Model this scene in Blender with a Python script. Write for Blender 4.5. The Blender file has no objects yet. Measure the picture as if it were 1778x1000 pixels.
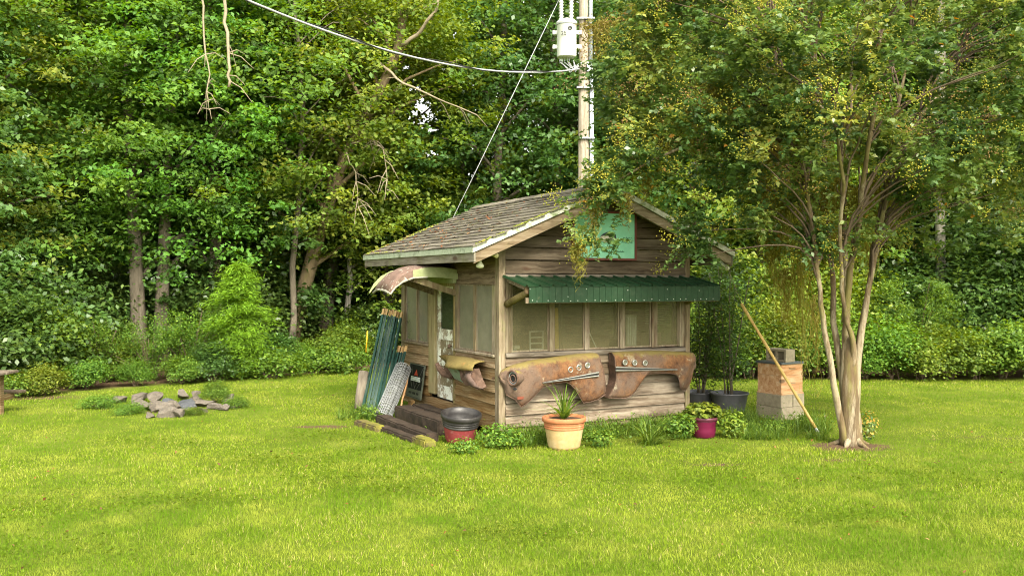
import bpy, bmesh, math, random
import numpy as np
from mathutils import Vector, Matrix, noise as mnoise

# ------------------------------------------------------------------ camera, sky, sun, exposure
SC = bpy.context.scene
COL = SC.collection
FPX, EYE = 1588.0, 2.1                       # focal length in photo pixels, eye height in metres
cam_d = bpy.data.cameras.new('camera'); cam = bpy.data.objects.new('camera', cam_d); COL.objects.link(cam)
cam.location = (0, 0, EYE); cam.rotation_euler = (math.pi / 2, 0, 0)
cam_d.sensor_width = 36.0; cam_d.lens = FPX / 1778 * 36.0
cam_d.shift_y = -11.0 / 1778; cam_d.clip_end = 2000; cam_d.clip_start = 0.05
SC.camera = cam
SUN_EL, SUN_AZ = math.radians(44), math.radians(158)      # azimuth clockwise from +Y (view direction)
w = bpy.data.worlds.new('World'); SC.world = w; w.use_nodes = True
wn = w.node_tree.nodes; wl = w.node_tree.links; wn.clear()
sky = wn.new('ShaderNodeTexSky'); sky.sky_type = 'NISHITA'; sky.sun_disc = False
sky.sun_elevation = SUN_EL; sky.sun_rotation = SUN_AZ; sky.dust_density = 4.0; sky.ozone_density = 0.6
hs = wn.new('ShaderNodeHueSaturation'); hs.inputs['Saturation'].default_value = 0.28; hs.inputs['Value'].default_value = 1.0
bg = wn.new('ShaderNodeBackground'); bg.inputs['Strength'].default_value = 0.15
wo = wn.new('ShaderNodeOutputWorld')
tint = wn.new('ShaderNodeMix'); tint.data_type = 'RGBA'; tint.blend_type = 'MULTIPLY'; tint.inputs[0].default_value = 1.0; tint.inputs[7].default_value = (1.0, 0.97, 0.86, 1)
wl.new(sky.outputs[0], hs.inputs['Color']); wl.new(hs.outputs[0], tint.inputs[6]); wl.new(tint.outputs[2], bg.inputs['Color']); wl.new(bg.outputs[0], wo.inputs['Surface'])
sun_d = bpy.data.lights.new('sun', 'SUN'); sun_d.energy = 1.15; sun_d.angle = math.radians(12); sun_d.color = (1.0, 0.93, 0.80)
sun = bpy.data.objects.new('sun', sun_d); COL.objects.link(sun)
sdir = Vector((math.sin(SUN_AZ) * math.cos(SUN_EL), math.cos(SUN_AZ) * math.cos(SUN_EL), math.sin(SUN_EL)))
sun.rotation_euler = sdir.to_track_quat('Z', 'Y').to_euler(); sun.location = (8, -8, 14)
vs = SC.view_settings
vs.view_transform = 'Standard'; vs.look = 'None'; vs.gamma = 1.0; vs.exposure = 2.06
SC.render.engine = 'CYCLES'
cy = SC.cycles
cy.max_bounces = 8; cy.diffuse_bounces = 5; cy.glossy_bounces = 2; cy.transmission_bounces = 4; cy.transparent_max_bounces = 12
cy.caustics_reflective = False; cy.caustics_refractive = False; cy.sample_clamp_indirect = 4.0
cy.use_denoising = True; cy.filter_width = 1.05
try: cy.denoiser = 'OPENIMAGEDENOISE'
except Exception: pass

# ------------------------------------------------------------------ helpers
def at(px, py, Y):
    """world point seen at photo pixel (px, py) at distance Y in front of the camera"""
    return Vector(((px - 889) * Y / FPX, Y, EYE - (py - 489) * Y / FPX))
HC = Vector((-0.161, 12.2, 0)); HA = math.radians(26.8); hca, hsa = math.cos(HA), math.sin(HA)
def hw(x, y, z=0.0):                          # hut local -> world
    return Vector((HC.x + x * hca - y * hsa, HC.y + x * hsa + y * hca, z))
def fw(px, py, y=0.0):                        # photo pixel on the plane y of the hut's front wall -> local x, z
    t = (px - 889) / FPX; ox = HC.x - y * hsa; oy = HC.y + y * hca
    x = (t * oy - ox) / (hca - t * hsa)
    return x, EYE - (py - 489) * (oy + hsa * x) / FPX
def lw(px, py, x=0.0):                        # photo pixel on the plane x of the hut's side wall -> local y, z
    t = (px - 889) / FPX; ox = HC.x + x * hca; oy = HC.y + x * hsa
    y = (t * oy - ox) / (-hsa - t * hca)
    return y, EYE - (py - 489) * (oy + hca * y) / FPX

def tag(o, label=None, cat=None, group=None, kind=None):
    if label: o['label'] = label
    if cat: o['category'] = cat
    if group: o['group'] = group
    if kind: o['kind'] = kind
    return o
def empty(name, loc=(0, 0, 0), rz=0.0):
    o = bpy.data.objects.new(name, None); COL.objects.link(o); o.location = loc; o.rotation_euler = (0, 0, rz)
    o.empty_display_size = 0.2
    return o
def link(name, me, parent=None, loc=None, rot=None):
    o = bpy.data.objects.new(name, me); COL.objects.link(o)
    if parent: o.parent = parent
    if loc is not None: o.location = loc
    if rot is not None: o.rotation_euler = rot
    return o

class MB:
    """collects vertices and faces for one mesh"""
    def __init__(s): s.v = []; s.f = []
    def add(s, vs, fs):
        n = len(s.v); s.v += [tuple(p) for p in vs]; s.f += [tuple(i + n for i in f) for f in fs]; return s
    def hexa(s, p):                            # 8 points: bottom 4 (ccw), top 4
        return s.add(p, [(3, 2, 1, 0), (4, 5, 6, 7), (0, 1, 5, 4), (1, 2, 6, 5), (2, 3, 7, 6), (3, 0, 4, 7)])
    def box(s, x0, x1, y0, y1, z0, z1):
        return s.hexa([(x0, y0, z0), (x1, y0, z0), (x1, y1, z0), (x0, y1, z0), (x0, y0, z1), (x1, y0, z1), (x1, y1, z1), (x0, y1, z1)])
    def bar(s, a, b, w, h, up=(0, 0, 1)):      # rectangular bar between two points
        a, b = Vector(a), Vector(b); d = (b - a).normalized(); u = Vector(up)
        sd = d.cross(u).normalized(); u = sd.cross(d).normalized(); q = []
        for p in (a, b):
            for (i, j) in ((-1, -1), (1, -1), (1, 1), (-1, 1)): q.append(p + sd * (i * w / 2) + u * (j * h / 2))
        return s.add(q, [(0, 1, 2, 3), (7, 6, 5, 4), (0, 4, 5, 1), (1, 5, 6, 2), (2, 6, 7, 3), (3, 7, 4, 0)])
    def tube(s, path, rad, n=8, cap=True, wob=0.0, seed=0):
        path = [Vector(p) for p in path]; m = len(path); rng = random.Random(seed)
        if not hasattr(rad, '__len__'): rad = [rad] * m
        ref = Vector((0, 0, 1)) if abs((path[-1] - path[0]).normalized().z) < 0.9 else Vector((1, 0, 0))
        base = len(s.v)
        for i, p in enumerate(path):
            d = (path[min(i + 1, m - 1)] - path[max(i - 1, 0)]).normalized()
            a = d.cross(ref).normalized(); b = d.cross(a)
            for k in range(n):
                t = 2 * math.pi * k / n; r = rad[i] * (1 + wob * rng.uniform(-1, 1))
                s.v.append(tuple(p + a * math.cos(t) * r + b * math.sin(t) * r))
        for i in range(m - 1):
            for k in range(n):
                a0 = base + i * n + k; a1 = base + i * n + (k + 1) % n
                s.f.append((a0, a1, a1 + n, a0 + n))
        if cap:
            s.f.append(tuple(base + k for k in reversed(range(n)))); s.f.append(tuple(base + (m - 1) * n + k for k in range(n)))
        return s
    def lathe(s, prof, n=32, c=(0, 0, 0), sx=1.0, sy=1.0):
        base = len(s.v); m = len(prof)
        for (r, z) in prof:
            for k in range(n):
                t = 2 * math.pi * k / n; s.v.append((c[0] + r * math.cos(t) * sx, c[1] + r * math.sin(t) * sy, c[2] + z))
        for i in range(m - 1):
            for k in range(n):
                a0 = base + i * n + k; a1 = base + i * n + (k + 1) % n
                s.f.append((a0, a1, a1 + n, a0 + n))
        return s
    def disc(s, c, r, n=24, nrm=(0, 0, 1)):
        nv = Vector(nrm).normalized(); a = nv.orthogonal().normalized(); b = nv.cross(a); base = len(s.v)
        for k in range(n):
            t = 2 * math.pi * k / n; s.v.append(tuple(Vector(c) + a * r * math.cos(t) + b * r * math.sin(t)))
        s.f.append(tuple(base + k for k in range(n))); return s
    def torus(s, c, R, r, nrm=(0, 0, 1), n=24, m=8, sq=1.0):
        nv = Vector(nrm).normalized(); a = nv.orthogonal().normalized(); b = nv.cross(a); base = len(s.v); c = Vector(c)
        for i in range(n):
            t = 2 * math.pi * i / n; e = a * math.cos(t) + b * math.sin(t)
            for j in range(m):
                q = 2 * math.pi * j / m; s.v.append(tuple(c + e * (R + r * math.cos(q)) + nv * r * sq * math.sin(q)))
        for i in range(n):
            for j in range(m):
                s.f.append((base + i * m + j, base + ((i + 1) % n) * m + j, base + ((i + 1) % n) * m + (j + 1) % m, base + i * m + (j + 1) % m))
        return s
    def grid(s, rows):                         # rows of points -> sheet
        base = len(s.v); m = len(rows[0])
        for r in rows: s.v += [tuple(p) for p in r]
        for i in range(len(rows) - 1):
            for j in range(m - 1):
                a = base + i * m + j; s.f.append((a, a + 1, a + 1 + m, a + m))
        return s
    def mesh(s, name, mat, smooth=False):
        me = bpy.data.meshes.new(name); me.from_pydata(s.v, [], s.f); me.materials.append(mat)
        if smooth: me.polygons.foreach_set('use_smooth', [True] * len(me.polygons))
        me.update(); return me
    def build(s, name, mat, parent=None, smooth=False, loc=None, rot=None, bevel=0, solid=0):
        o = link(name, s.mesh(name, mat, smooth), parent, loc, rot)
        if solid:
            m = o.modifiers.new('thickness', 'SOLIDIFY'); m.thickness = solid; m.offset = 0
        if bevel:
            m = o.modifiers.new('edges', 'BEVEL'); m.width = bevel; m.segments = 1; m.limit_method = 'ANGLE'
        return o

def np_mesh(name, V, F, mat, rnd=None, smooth=False):
    """V (n,3) float, F (m,k) int; rnd one value per face"""
    me = bpy.data.meshes.new(name); V = np.asarray(V, np.float32); F = np.asarray(F, np.int32)
    m, k = F.shape
    me.vertices.add(len(V)); me.vertices.foreach_set('co', V.ravel())
    me.loops.add(m * k); me.loops.foreach_set('vertex_index', F.ravel())
    me.polygons.add(m); me.polygons.foreach_set('loop_start', np.arange(0, m * k, k, dtype=np.int32))
    me.polygons.foreach_set('loop_total', np.full(m, k, np.int32))
    if rnd is not None:
        a = me.attributes.new('rnd', 'FLOAT', 'FACE'); a.data.foreach_set('value', np.asarray(rnd, np.float32))
    if smooth: me.polygons.foreach_set('use_smooth', np.ones(m, bool))
    me.materials.append(mat); me.update(calc_edges=True); return me

def unit(a): return a / np.maximum(np.linalg.norm(a, axis=1, keepdims=True), 1e-9)
def leaf_geo(rng, c, nrm, size, aspect=0.55, along=None, fold=0.12):
    """rhombic folded leaves at points c facing nrm"""
    n = len(c); r = rng.normal(size=(n, 3)) if along is None else along + rng.normal(size=(n, 3)) * 0.25
    nrm = unit(nrm); d = unit(r - nrm * np.sum(r * nrm, 1, keepdims=True)); s = np.cross(nrm, d)
    L = np.asarray(size).reshape(-1, 1) * np.ones((n, 1))
    V = np.empty((n, 4, 3))
    V[:, 0] = c - d * L * 0.5; V[:, 2] = c + d * L * 0.5 - nrm * L * 0.06
    V[:, 1] = c + s * L * aspect * 0.5 + nrm * L * fold - d * L * 0.06; V[:, 3] = c - s * L * aspect * 0.5 + nrm * L * fold - d * L * 0.06
    return V.reshape(-1, 3), np.arange(4 * n).reshape(n, 4)

# ------------------------------------------------------------------ materials
def new_mat(name):
    m = bpy.data.materials.new(name); m.use_nodes = True; nt = m.node_tree; nt.nodes.clear()
    return m, nt
def nd(nt, typ, ins=None, **props):
    n = nt.nodes.new('ShaderNode' + typ)
    for k, v in props.items(): setattr(n, k, v)
    for k, v in (ins or {}).items():
        sk = n.inputs[k]
        if isinstance(v, bpy.types.NodeSocket): nt.links.new(v, sk)
        else:
            if hasattr(sk, 'default_value') and hasattr(sk.default_value, '__len__') and len(sk.default_value) == 4 and len(v) == 3: v = (*v, 1)
            sk.default_value = v
    return n
def ramp(nt, fac, stops, interp='LINEAR'):
    n = nt.nodes.new('ShaderNodeValToRGB'); n.color_ramp.interpolation = interp; e = n.color_ramp.elements
    while len(e) < len(stops): e.new(0.5)
    for i, (p, c) in enumerate(stops):
        e[i].position = p; e[i].color = (*c, 1) if len(c) == 3 else c
    nt.links.new(fac, n.inputs['Fac']); return n.outputs['Color']
def mixc(nt, fac, a, b, mode='MIX'):
    n = nt.nodes.new('ShaderNodeMix'); n.data_type = 'RGBA'; n.blend_type = mode
    for sk, v in ((n.inputs[0], fac), (n.inputs[6], a), (n.inputs[7], b)):
        if isinstance(v, bpy.types.NodeSocket): nt.links.new(v, sk)
        else: sk.default_value = v if not hasattr(v, '__len__') or len(v) == 4 else (*v, 1)
    return n.outputs[2]
def math_n(nt, op, a, b=0.0, c=None):
    n = nt.nodes.new('ShaderNodeMath'); n.operation = op
    for i, v in enumerate((a, b) if c is None else (a, b, c)):
        if isinstance(v, bpy.types.NodeSocket): nt.links.new(v, n.inputs[i])
        else: n.inputs[i].default_value = v
    return n.outputs[0]
def out(nt, sh, disp=None):
    o = nt.nodes.new('ShaderNodeOutputMaterial'); nt.links.new(sh, o.inputs['Surface'])
def coords(nt, scale=(1, 1, 1), jitter=True, which='Object'):
    tc = nd(nt, 'TexCoord'); v = tc.outputs[which]
    mp = nd(nt, 'Mapping', {'Vector': v, 'Scale': scale})
    if jitter:
        oi = nd(nt, 'ObjectInfo'); k = math_n(nt, 'MULTIPLY', oi.outputs['Random'], 37.0)
        cx = nd(nt, 'CombineXYZ', {'X': k, 'Y': k, 'Z': k})
        nt.links.new(cx.outputs[0], mp.inputs['Location'])
    return mp.outputs[0]
def noise(nt, vec, scale=5.0, detail=4.0, rough=0.55, dist=0.0):
    n = nd(nt, 'TexNoise', {'Scale': scale, 'Detail': detail, 'Roughness': rough, 'Distortion': dist})
    if vec is not None: nt.links.new(vec, n.inputs['Vector'])
    return n.outputs['Fac']
def bump(nt, h, strength=0.4, dist=0.01):
    return nd(nt, 'Bump', {'Height': h, 'Strength': strength, 'Distance': dist}).outputs[0]

def mat_leaf(name, cols, rough=0.5, transl=0.38, spec=0.25, var=0.25):
    m, nt = new_mat(name)
    a = nd(nt, 'Attribute', attribute_name='rnd')
    st = [(i / (len(cols) - 1) if i < len(cols) - 1 else 1.0, c) for i, c in enumerate(cols)]
    col = ramp(nt, a.outputs['Fac'], st)
    oi = nd(nt, 'ObjectInfo')
    g = nd(nt, 'NewGeometry')
    big = noise(nt, g.outputs['Position'], 0.55, 2.0)
    v = math_n(nt, 'ADD', math_n(nt, 'MULTIPLY', oi.outputs['Random'], var), math_n(nt, 'MULTIPLY_ADD', big, 0.5, 0.62))
    v = math_n(nt, 'SUBTRACT', v, var / 2)
    hsn = nd(nt, 'HueSaturation', {'Color': col, 'Value': v})
    hsn2 = nd(nt, 'HueSaturation', {'Color': hsn.outputs[0], 'Hue': math_n(nt, 'MULTIPLY_ADD', oi.outputs['Random'], 0.03, 0.485)})
    c = hsn2.outputs[0]
    p = nd(nt, 'BsdfPrincipled', {'Base Color': c, 'Roughness': rough, 'Specular IOR Level': spec})
    tcol = nd(nt, 'HueSaturation', {'Color': c, 'Hue': 0.475, 'Saturation': 1.15, 'Value': 1.5})
    t = nd(nt, 'BsdfTranslucent', {'Color': tcol.outputs[0]})
    mx = nd(nt, 'MixShader', {0: transl}); nt.links.new(p.outputs[0], mx.inputs[1]); nt.links.new(t.outputs[0], mx.inputs[2])
    out(nt, mx.outputs[0]); return m

def mat_wood(name, cols, axis='x', grain=14.0, knots=True, dirt=(0.05, 0.045, 0.03), dirt_amt=0.45, green=0.0, rough=0.85, ring=0.0):
    m, nt = new_mat(name)
    sc = {'x': (0.9, grain, grain), 'y': (grain, 0.9, grain), 'z': (grain, grain, 0.9)}[axis]
    v = coords(nt, (1, 1, 1))
    warp = noise(nt, v, 2.2, 2.0)
    v2 = nd(nt, 'VectorMath', {0: v, 1: nd(nt, 'CombineXYZ', {'X': math_n(nt, 'MULTIPLY', warp, 0.10), 'Y': math_n(nt, 'MULTIPLY', warp, 0.10), 'Z': math_n(nt, 'MULTIPLY', warp, 0.10)}).outputs[0]}, operation='ADD').outputs[0]
    mp = nd(nt, 'Mapping', {'Vector': v2, 'Scale': sc}).outputs[0]
    gr = noise(nt, mp, 1.6, 7.0, 0.68)
    col = ramp(nt, gr, [(0.30, cols[0]), (0.44, cols[1]), (0.56, cols[2]), (0.70, cols[3])])
    oi = nd(nt, 'ObjectInfo')
    col = nd(nt, 'HueSaturation', {'Color': col, 'Value': math_n(nt, 'MULTIPLY_ADD', oi.outputs['Random'], 0.55, 0.70), 'Saturation': math_n(nt, 'MULTIPLY_ADD', oi.outputs['Random'], -0.35, 1.15)}).outputs[0]
    if ring:
        wv = nd(nt, 'TexWave', {'Vector': nd(nt, 'Mapping', {'Vector': v2, 'Scale': {'x': (1.1, 7, 7), 'y': (7, 1.1, 7), 'z': (7, 7, 1.1)}[axis]}).outputs[0], 'Scale': 1.3, 'Distortion': 7.0, 'Detail': 2.0, 'Detail Scale': 0.7}, wave_type='RINGS')
        col = mixc(nt, math_n(nt, 'MULTIPLY', wv.outputs['Fac'], ring), col, (cols[0][0] * 1.6, cols[0][1] * 1.25, cols[0][2] * 0.8), 'MIX')
    st = noise(nt, v, 1.7, 5.0, 0.7)
    col = mixc(nt, math_n(nt, 'MULTIPLY', ramp(nt, st, [(0.48, (0, 0, 0)), (0.72, (1, 1, 1))]), dirt_amt), col, dirt)
    if green:
        gn = noise(nt, v, 3.1, 6.0, 0.75)
        col = mixc(nt, math_n(nt, 'MULTIPLY', ramp(nt, gn, [(0.50, (0, 0, 0)), (0.66, (1, 1, 1))]), green), col, (0.16, 0.19, 0.05))
    if knots:
        ks = {'x': (1.3, 3.4, 3.4), 'y': (3.4, 1.3, 3.4), 'z': (3.4, 3.4, 1.3)}[axis]
        vo = nd(nt, 'TexVoronoi', {'Vector': nd(nt, 'Mapping', {'Vector': v2, 'Scale': ks}).outputs[0], 'Scale': 1.0})
        col = mixc(nt, math_n(nt, 'MULTIPLY', ramp(nt, vo.outputs['Distance'], [(0.07, (1, 1, 1)), (0.13, (0, 0, 0))]), 0.8), col, (0.06, 0.032, 0.018))
    p = nd(nt, 'BsdfPrincipled', {'Base Color': col, 'Roughness': rough, 'Specular IOR Level': 0.2, 'Normal': bump(nt, gr, 0.7, 0.006)})
    out(nt, p.outputs[0]); return m

def mat_plain(name, col, rough=0.6, metal=0.0, var=0.18, scale=6.0, dirt=None, dirt_amt=0.5, dirt_scale=3.0, bumps=0.15, spec=0.4, jitter=True, lo=0.5, hi=0.68):
    m, nt = new_mat(name); v = coords(nt, jitter=jitter)
    n1 = noise(nt, v, scale, 6.0, 0.65)
    c = ramp(nt, n1, [(0.25, tuple(max(0, x * (1 - var * 1.6)) for x in col)), (0.75, tuple(min(1, x * (1 + var)) for x in col))])
    if dirt:
        n2 = noise(nt, v, dirt_scale, 7.0, 0.72, 0.3)
        c = mixc(nt, math_n(nt, 'MULTIPLY', ramp(nt, n2, [(lo, (0, 0, 0)), (hi, (1, 1, 1))]), dirt_amt), c, dirt)
    p = nd(nt, 'BsdfPrincipled', {'Base Color': c, 'Roughness': rough, 'Metallic': metal, 'Specular IOR Level': spec})
    if bumps: nt.links.new(bump(nt, noise(nt, v, scale * 4, 6.0, 0.7), bumps, 0.01), p.inputs['Normal'])
    out(nt, p.outputs[0]); return m

def mat_multi(name, base, layers, rough=0.8, metal=0.0, bumps=0.4, bscale=20.0, stretch=1.0):
    """base colour pair + patch layers (scale, lo, hi, colour, amount)"""
    m, nt = new_mat(name); v = coords(nt, (1, 1, stretch))
    c = ramp(nt, noise(nt, v, 9.0, 8.0, 0.7), [(0.3, base[0]), (0.7, base[1])])
    for k, (s, lo, hi, colr, amt) in enumerate(layers):
        vv = nd(nt, 'Mapping', {'Vector': v, 'Location': (k * 7.3, k * 3.1, k * 5.7)}).outputs[0]
        c = mixc(nt, math_n(nt, 'MULTIPLY', ramp(nt, noise(nt, vv, s, 7.0, 0.72), [(lo, (0, 0, 0)), (hi, (1, 1, 1))]), amt), c, colr)
    p = nd(nt, 'BsdfPrincipled', {'Base Color': c, 'Roughness': rough, 'Metallic': metal, 'Specular IOR Level': 0.3, 'Normal': bump(nt, noise(nt, v, bscale, 8.0, 0.75), bumps, 0.01)})
    out(nt, p.outputs[0]); return m

M = {}
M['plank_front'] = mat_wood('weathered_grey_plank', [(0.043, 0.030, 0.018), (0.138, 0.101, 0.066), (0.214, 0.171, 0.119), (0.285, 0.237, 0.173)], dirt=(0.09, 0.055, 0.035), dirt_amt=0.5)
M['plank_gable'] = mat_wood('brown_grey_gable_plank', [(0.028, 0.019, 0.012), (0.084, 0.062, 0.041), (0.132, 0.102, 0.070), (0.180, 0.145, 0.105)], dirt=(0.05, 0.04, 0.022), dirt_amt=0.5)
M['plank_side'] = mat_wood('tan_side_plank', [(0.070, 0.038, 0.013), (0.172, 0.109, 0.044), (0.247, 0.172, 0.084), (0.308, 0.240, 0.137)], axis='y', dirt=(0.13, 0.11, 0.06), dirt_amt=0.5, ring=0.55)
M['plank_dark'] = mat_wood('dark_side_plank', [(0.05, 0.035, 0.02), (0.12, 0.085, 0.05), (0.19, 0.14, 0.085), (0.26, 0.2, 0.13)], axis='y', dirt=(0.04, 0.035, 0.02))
M['post'] = mat_wood('grey_tan_post', [(0.055, 0.035, 0.018), (0.145, 0.108, 0.061), (0.204, 0.157, 0.095), (0.260, 0.214, 0.144)], axis='z', green=0.35, knots=True)
M['post_y'] = mat_wood('pale_yellow_post', [(0.090, 0.066, 0.028), (0.205, 0.164, 0.075), (0.259, 0.212, 0.107), (0.308, 0.273, 0.170)], axis='z', green=0.3, knots=False, dirt_amt=0.3)
M['trim'] = mat_wood('greyish_window_trim', [(0.061, 0.041, 0.025), (0.153, 0.120, 0.076), (0.221, 0.182, 0.123), (0.288, 0.247, 0.182)], axis='z', green=0.15, knots=False, dirt=(0.13, 0.06, 0.045))
M['sill'] = mat_wood('silver_grey_sill', [(0.051, 0.042, 0.030), (0.152, 0.129, 0.100), (0.236, 0.208, 0.170), (0.317, 0.287, 0.245)], dirt=(0.06, 0.045, 0.03), knots=True)
M['fascia'] = mat_wood('grey_fascia_board', [(0.055, 0.044, 0.030), (0.157, 0.136, 0.102), (0.212, 0.189, 0.147), (0.272, 0.249, 0.205)], axis='y', green=0.3, dirt_amt=0.5)
M['rake'] = mat_wood('grey_barge_board', [(0.048, 0.031, 0.018), (0.162, 0.118, 0.071), (0.221, 0.171, 0.113), (0.288, 0.243, 0.173)], axis='x', green=0.15)
M['white_trim'] = mat_multi('mossy_white_paint', ((0.34, 0.35, 0.28), (0.50, 0.51, 0.44)), [(4.0, 0.50, 0.62, (0.10, 0.15, 0.03), 0.8), (14.0, 0.58, 0.7, (0.14, 0.13, 0.08), 0.5)], bumps=0.2)
M['green_trim'] = mat_multi('pale_green_paint', ((0.26, 0.31, 0.21), (0.40, 0.44, 0.34)), [(5.0, 0.55, 0.66, (0.07, 0.09, 0.03), 0.85), (12.0, 0.52, 0.66, (0.03, 0.035, 0.02), 0.5)], bumps=0.2)
M['timber'] = mat_multi('old_brown_timber', ((0.016, 0.011, 0.007), (0.055, 0.037, 0.025)), [(3.0, 0.55, 0.7, (0.10, 0.075, 0.055), 0.6), (4.0, 0.62, 0.72, (0.12, 0.13, 0.02), 0.4)], bumps=0.8, bscale=12)
M['moss_timber'] = mat_multi('mossy_timber', ((0.05, 0.035, 0.02), (0.12, 0.085, 0.05)), [(3.0, 0.42, 0.58, (0.17, 0.17, 0.018), 0.9), (9.0, 0.5, 0.6, (0.24, 0.22, 0.03), 0.6)], bumps=1.0, bscale=16)
M['moss'] = mat_multi('yellow_green_moss', ((0.10, 0.13, 0.015), (0.22, 0.24, 0.03)), [(7.0, 0.55, 0.65, (0.30, 0.17, 0.03), 0.6)], bumps=1.0, bscale=40)
def mat_shingle():
    m, nt = new_mat('weathered_shingle'); v = coords(nt)
    oi = nd(nt, 'ObjectInfo')
    c = ramp(nt, oi.outputs['Random'], [(0, (0.070, 0.062, 0.050)), (0.5, (0.130, 0.117, 0.096)), (1, (0.20, 0.18, 0.145))])
    c = mixc(nt, math_n(nt, 'MULTIPLY', noise(nt, v, 60, 4), 0.5), c, (0.06, 0.05, 0.035))
    c = mixc(nt, ramp(nt, noise(nt, v, 5, 6, 0.7), [(0.5, (0, 0, 0)), (0.70, (0.6, 0.6, 0.6))]), c, (0.14, 0.145, 0.045))
    p = nd(nt, 'BsdfPrincipled', {'Base Color': c, 'Roughness': 0.95, 'Specular IOR Level': 0.15, 'Normal': bump(nt, noise(nt, v, 90, 4), 0.6, 0.004)})
    out(nt, p.outputs[0]); return m
M['shingle'] = mat_shingle()
M['green_metal'] = mat_multi('green_painted_sheet_metal', ((0.008, 0.030, 0.011), (0.014, 0.046, 0.019)), [(2.5, 0.50, 0.68, (0.020, 0.056, 0.025), 0.8), (7.0, 0.56, 0.68, (0.05, 0.065, 0.04), 0.5), (11.0, 0.62, 0.7, (0.25, 0.20, 0.11), 0.35)], rough=0.42, bumps=0.05)
def mat_rust():
    m, nt = new_mat('rusty_car_body'); v = coords(nt); g = nd(nt, 'NewGeometry'); nz = nd(nt, 'SeparateXYZ', {'Vector': g.outputs['Normal']}).outputs['Z']
    c = ramp(nt, noise(nt, v, 7.0, 9.0, 0.72), [(0.32, (0.040, 0.020, 0.012)), (0.46, (0.115, 0.056, 0.028)), (0.58, (0.185, 0.090, 0.040)), (0.72, (0.19, 0.13, 0.068))])
    c = mixc(nt, math_n(nt, 'MULTIPLY', ramp(nt, noise(nt, nd(nt, 'Mapping', {'Vector': v, 'Location': (3, 1, 2)}).outputs[0], 1.7, 5.0, 0.6), [(0.44, (0, 0, 0)), (0.58, (1, 1, 1))]), 0.72), c, (0.125, 0.095, 0.075))
    c = mixc(nt, math_n(nt, 'MULTIPLY', ramp(nt, noise(nt, v, 34.0, 6.0, 0.7), [(0.54, (0, 0, 0)), (0.64, (1, 1, 1))]), 0.55), c, (0.07, 0.035, 0.02))
    c = mixc(nt, math_n(nt, 'MULTIPLY', ramp(nt, noise(nt, nd(nt, 'Mapping', {'Vector': v, 'Location': (9, 4, 7)}).outputs[0], 4.2, 7.0, 0.7), [(0.60, (0, 0, 0)), (0.65, (1, 1, 1))]), 0.6), c, (0.32, 0.29, 0.21))
    mo = math_n(nt, 'ADD', math_n(nt, 'MULTIPLY', nz, 0.55), noise(nt, v, 12.0, 6.0, 0.7))     # lichen settles on faces that look up
    c = mixc(nt, math_n(nt, 'MULTIPLY', ramp(nt, mo, [(0.72, (0, 0, 0)), (0.98, (1, 1, 1))]), 0.8), c, (0.19, 0.155, 0.045))
    p = nd(nt, 'BsdfPrincipled', {'Base Color': c, 'Roughness': 0.92, 'Specular IOR Level': 0.15, 'Normal': bump(nt, noise(nt, v, 45.0, 8.0, 0.75), 0.6, 0.01)})
    out(nt, p.outputs[0]); return m
M['rust'] = mat_rust()
M['rust2'] = mat_multi('mossy_rusty_panel', ((0.12, 0.09, 0.026), (0.22, 0.17, 0.055)), [(5.0, 0.55, 0.65, (0.34, 0.17, 0.05), 0.7), (30.0, 0.55, 0.66, (0.12, 0.09, 0.03), 0.6)], rough=0.9, bumps=0.7, bscale=45)
M['rust_dark'] = mat_multi('dark_rusty_steel', ((0.05, 0.03, 0.02), (0.13, 0.075, 0.05)), [(6.0, 0.5, 0.65, (0.19, 0.12, 0.09), 0.7)], rough=0.85)
M['green_patch'] = mat_multi('faded_green_steel', ((0.14, 0.19, 0.13), (0.24, 0.30, 0.21)), [(6.0, 0.56, 0.65, (0.12, 0.06, 0.03), 0.7)], rough=0.7)
M['chrome'] = mat_plain('dull_chrome', (0.40, 0.40, 0.37), 0.38, 0.8, bumps=0.05, dirt=(0.2, 0.17, 0.1), dirt_amt=0.3)
M['black'] = mat_plain('black_rubber', (0.012, 0.012, 0.012), 0.7)
M['pale_hole'] = mat_plain('pale_disc', (0.14, 0.14, 0.10), 0.6)
M['terracotta'] = mat_multi('terracotta_clay', ((0.34, 0.115, 0.045), (0.43, 0.17, 0.075)), [(6.0, 0.55, 0.7, (0.45, 0.26, 0.14), 0.6)], rough=0.85, bumps=0.1)
M['terracotta_pale'] = mat_multi('lime_bleached_clay', ((0.38, 0.26, 0.11), (0.50, 0.36, 0.18)), [(3.0, 0.5, 0.7, (0.60, 0.48, 0.31), 0.7), (5.0, 0.62, 0.7, (0.42, 0.32, 0.13), 0.5)], rough=0.9, bumps=0.1)
M['pot_black'] = mat_plain('black_plastic', (0.022, 0.020, 0.020), 0.42, dirt=(0.10, 0.095, 0.085), dirt_amt=0.35, bumps=0.05)
M['pot_red'] = mat_multi('faded_red_plastic', ((0.22, 0.030, 0.038), (0.31, 0.062, 0.066)), [(6.0, 0.55, 0.7, (0.42, 0.23, 0.22), 0.6), (3.0, 0.62, 0.72, (0.10, 0.05, 0.04), 0.7)], rough=0.6, bumps=0.05)
M['pot_magenta'] = mat_plain('magenta_plastic', (0.115, 0.006, 0.035), 0.4, dirt=(0.22, 0.06, 0.10), dirt_amt=0.4, bumps=0.03)
M['pot_grey'] = mat_plain('grey_plastic', (0.12, 0.12, 0.135), 0.45, dirt=(0.2, 0.2, 0.2), dirt_amt=0.3, bumps=0.05)
M['soil'] = mat_multi('dark_soil', ((0.035, 0.025, 0.017), (0.085, 0.06, 0.04)), [(12.0, 0.55, 0.7, (0.16, 0.11, 0.07), 0.5)], bumps=1.0, bscale=30)
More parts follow.
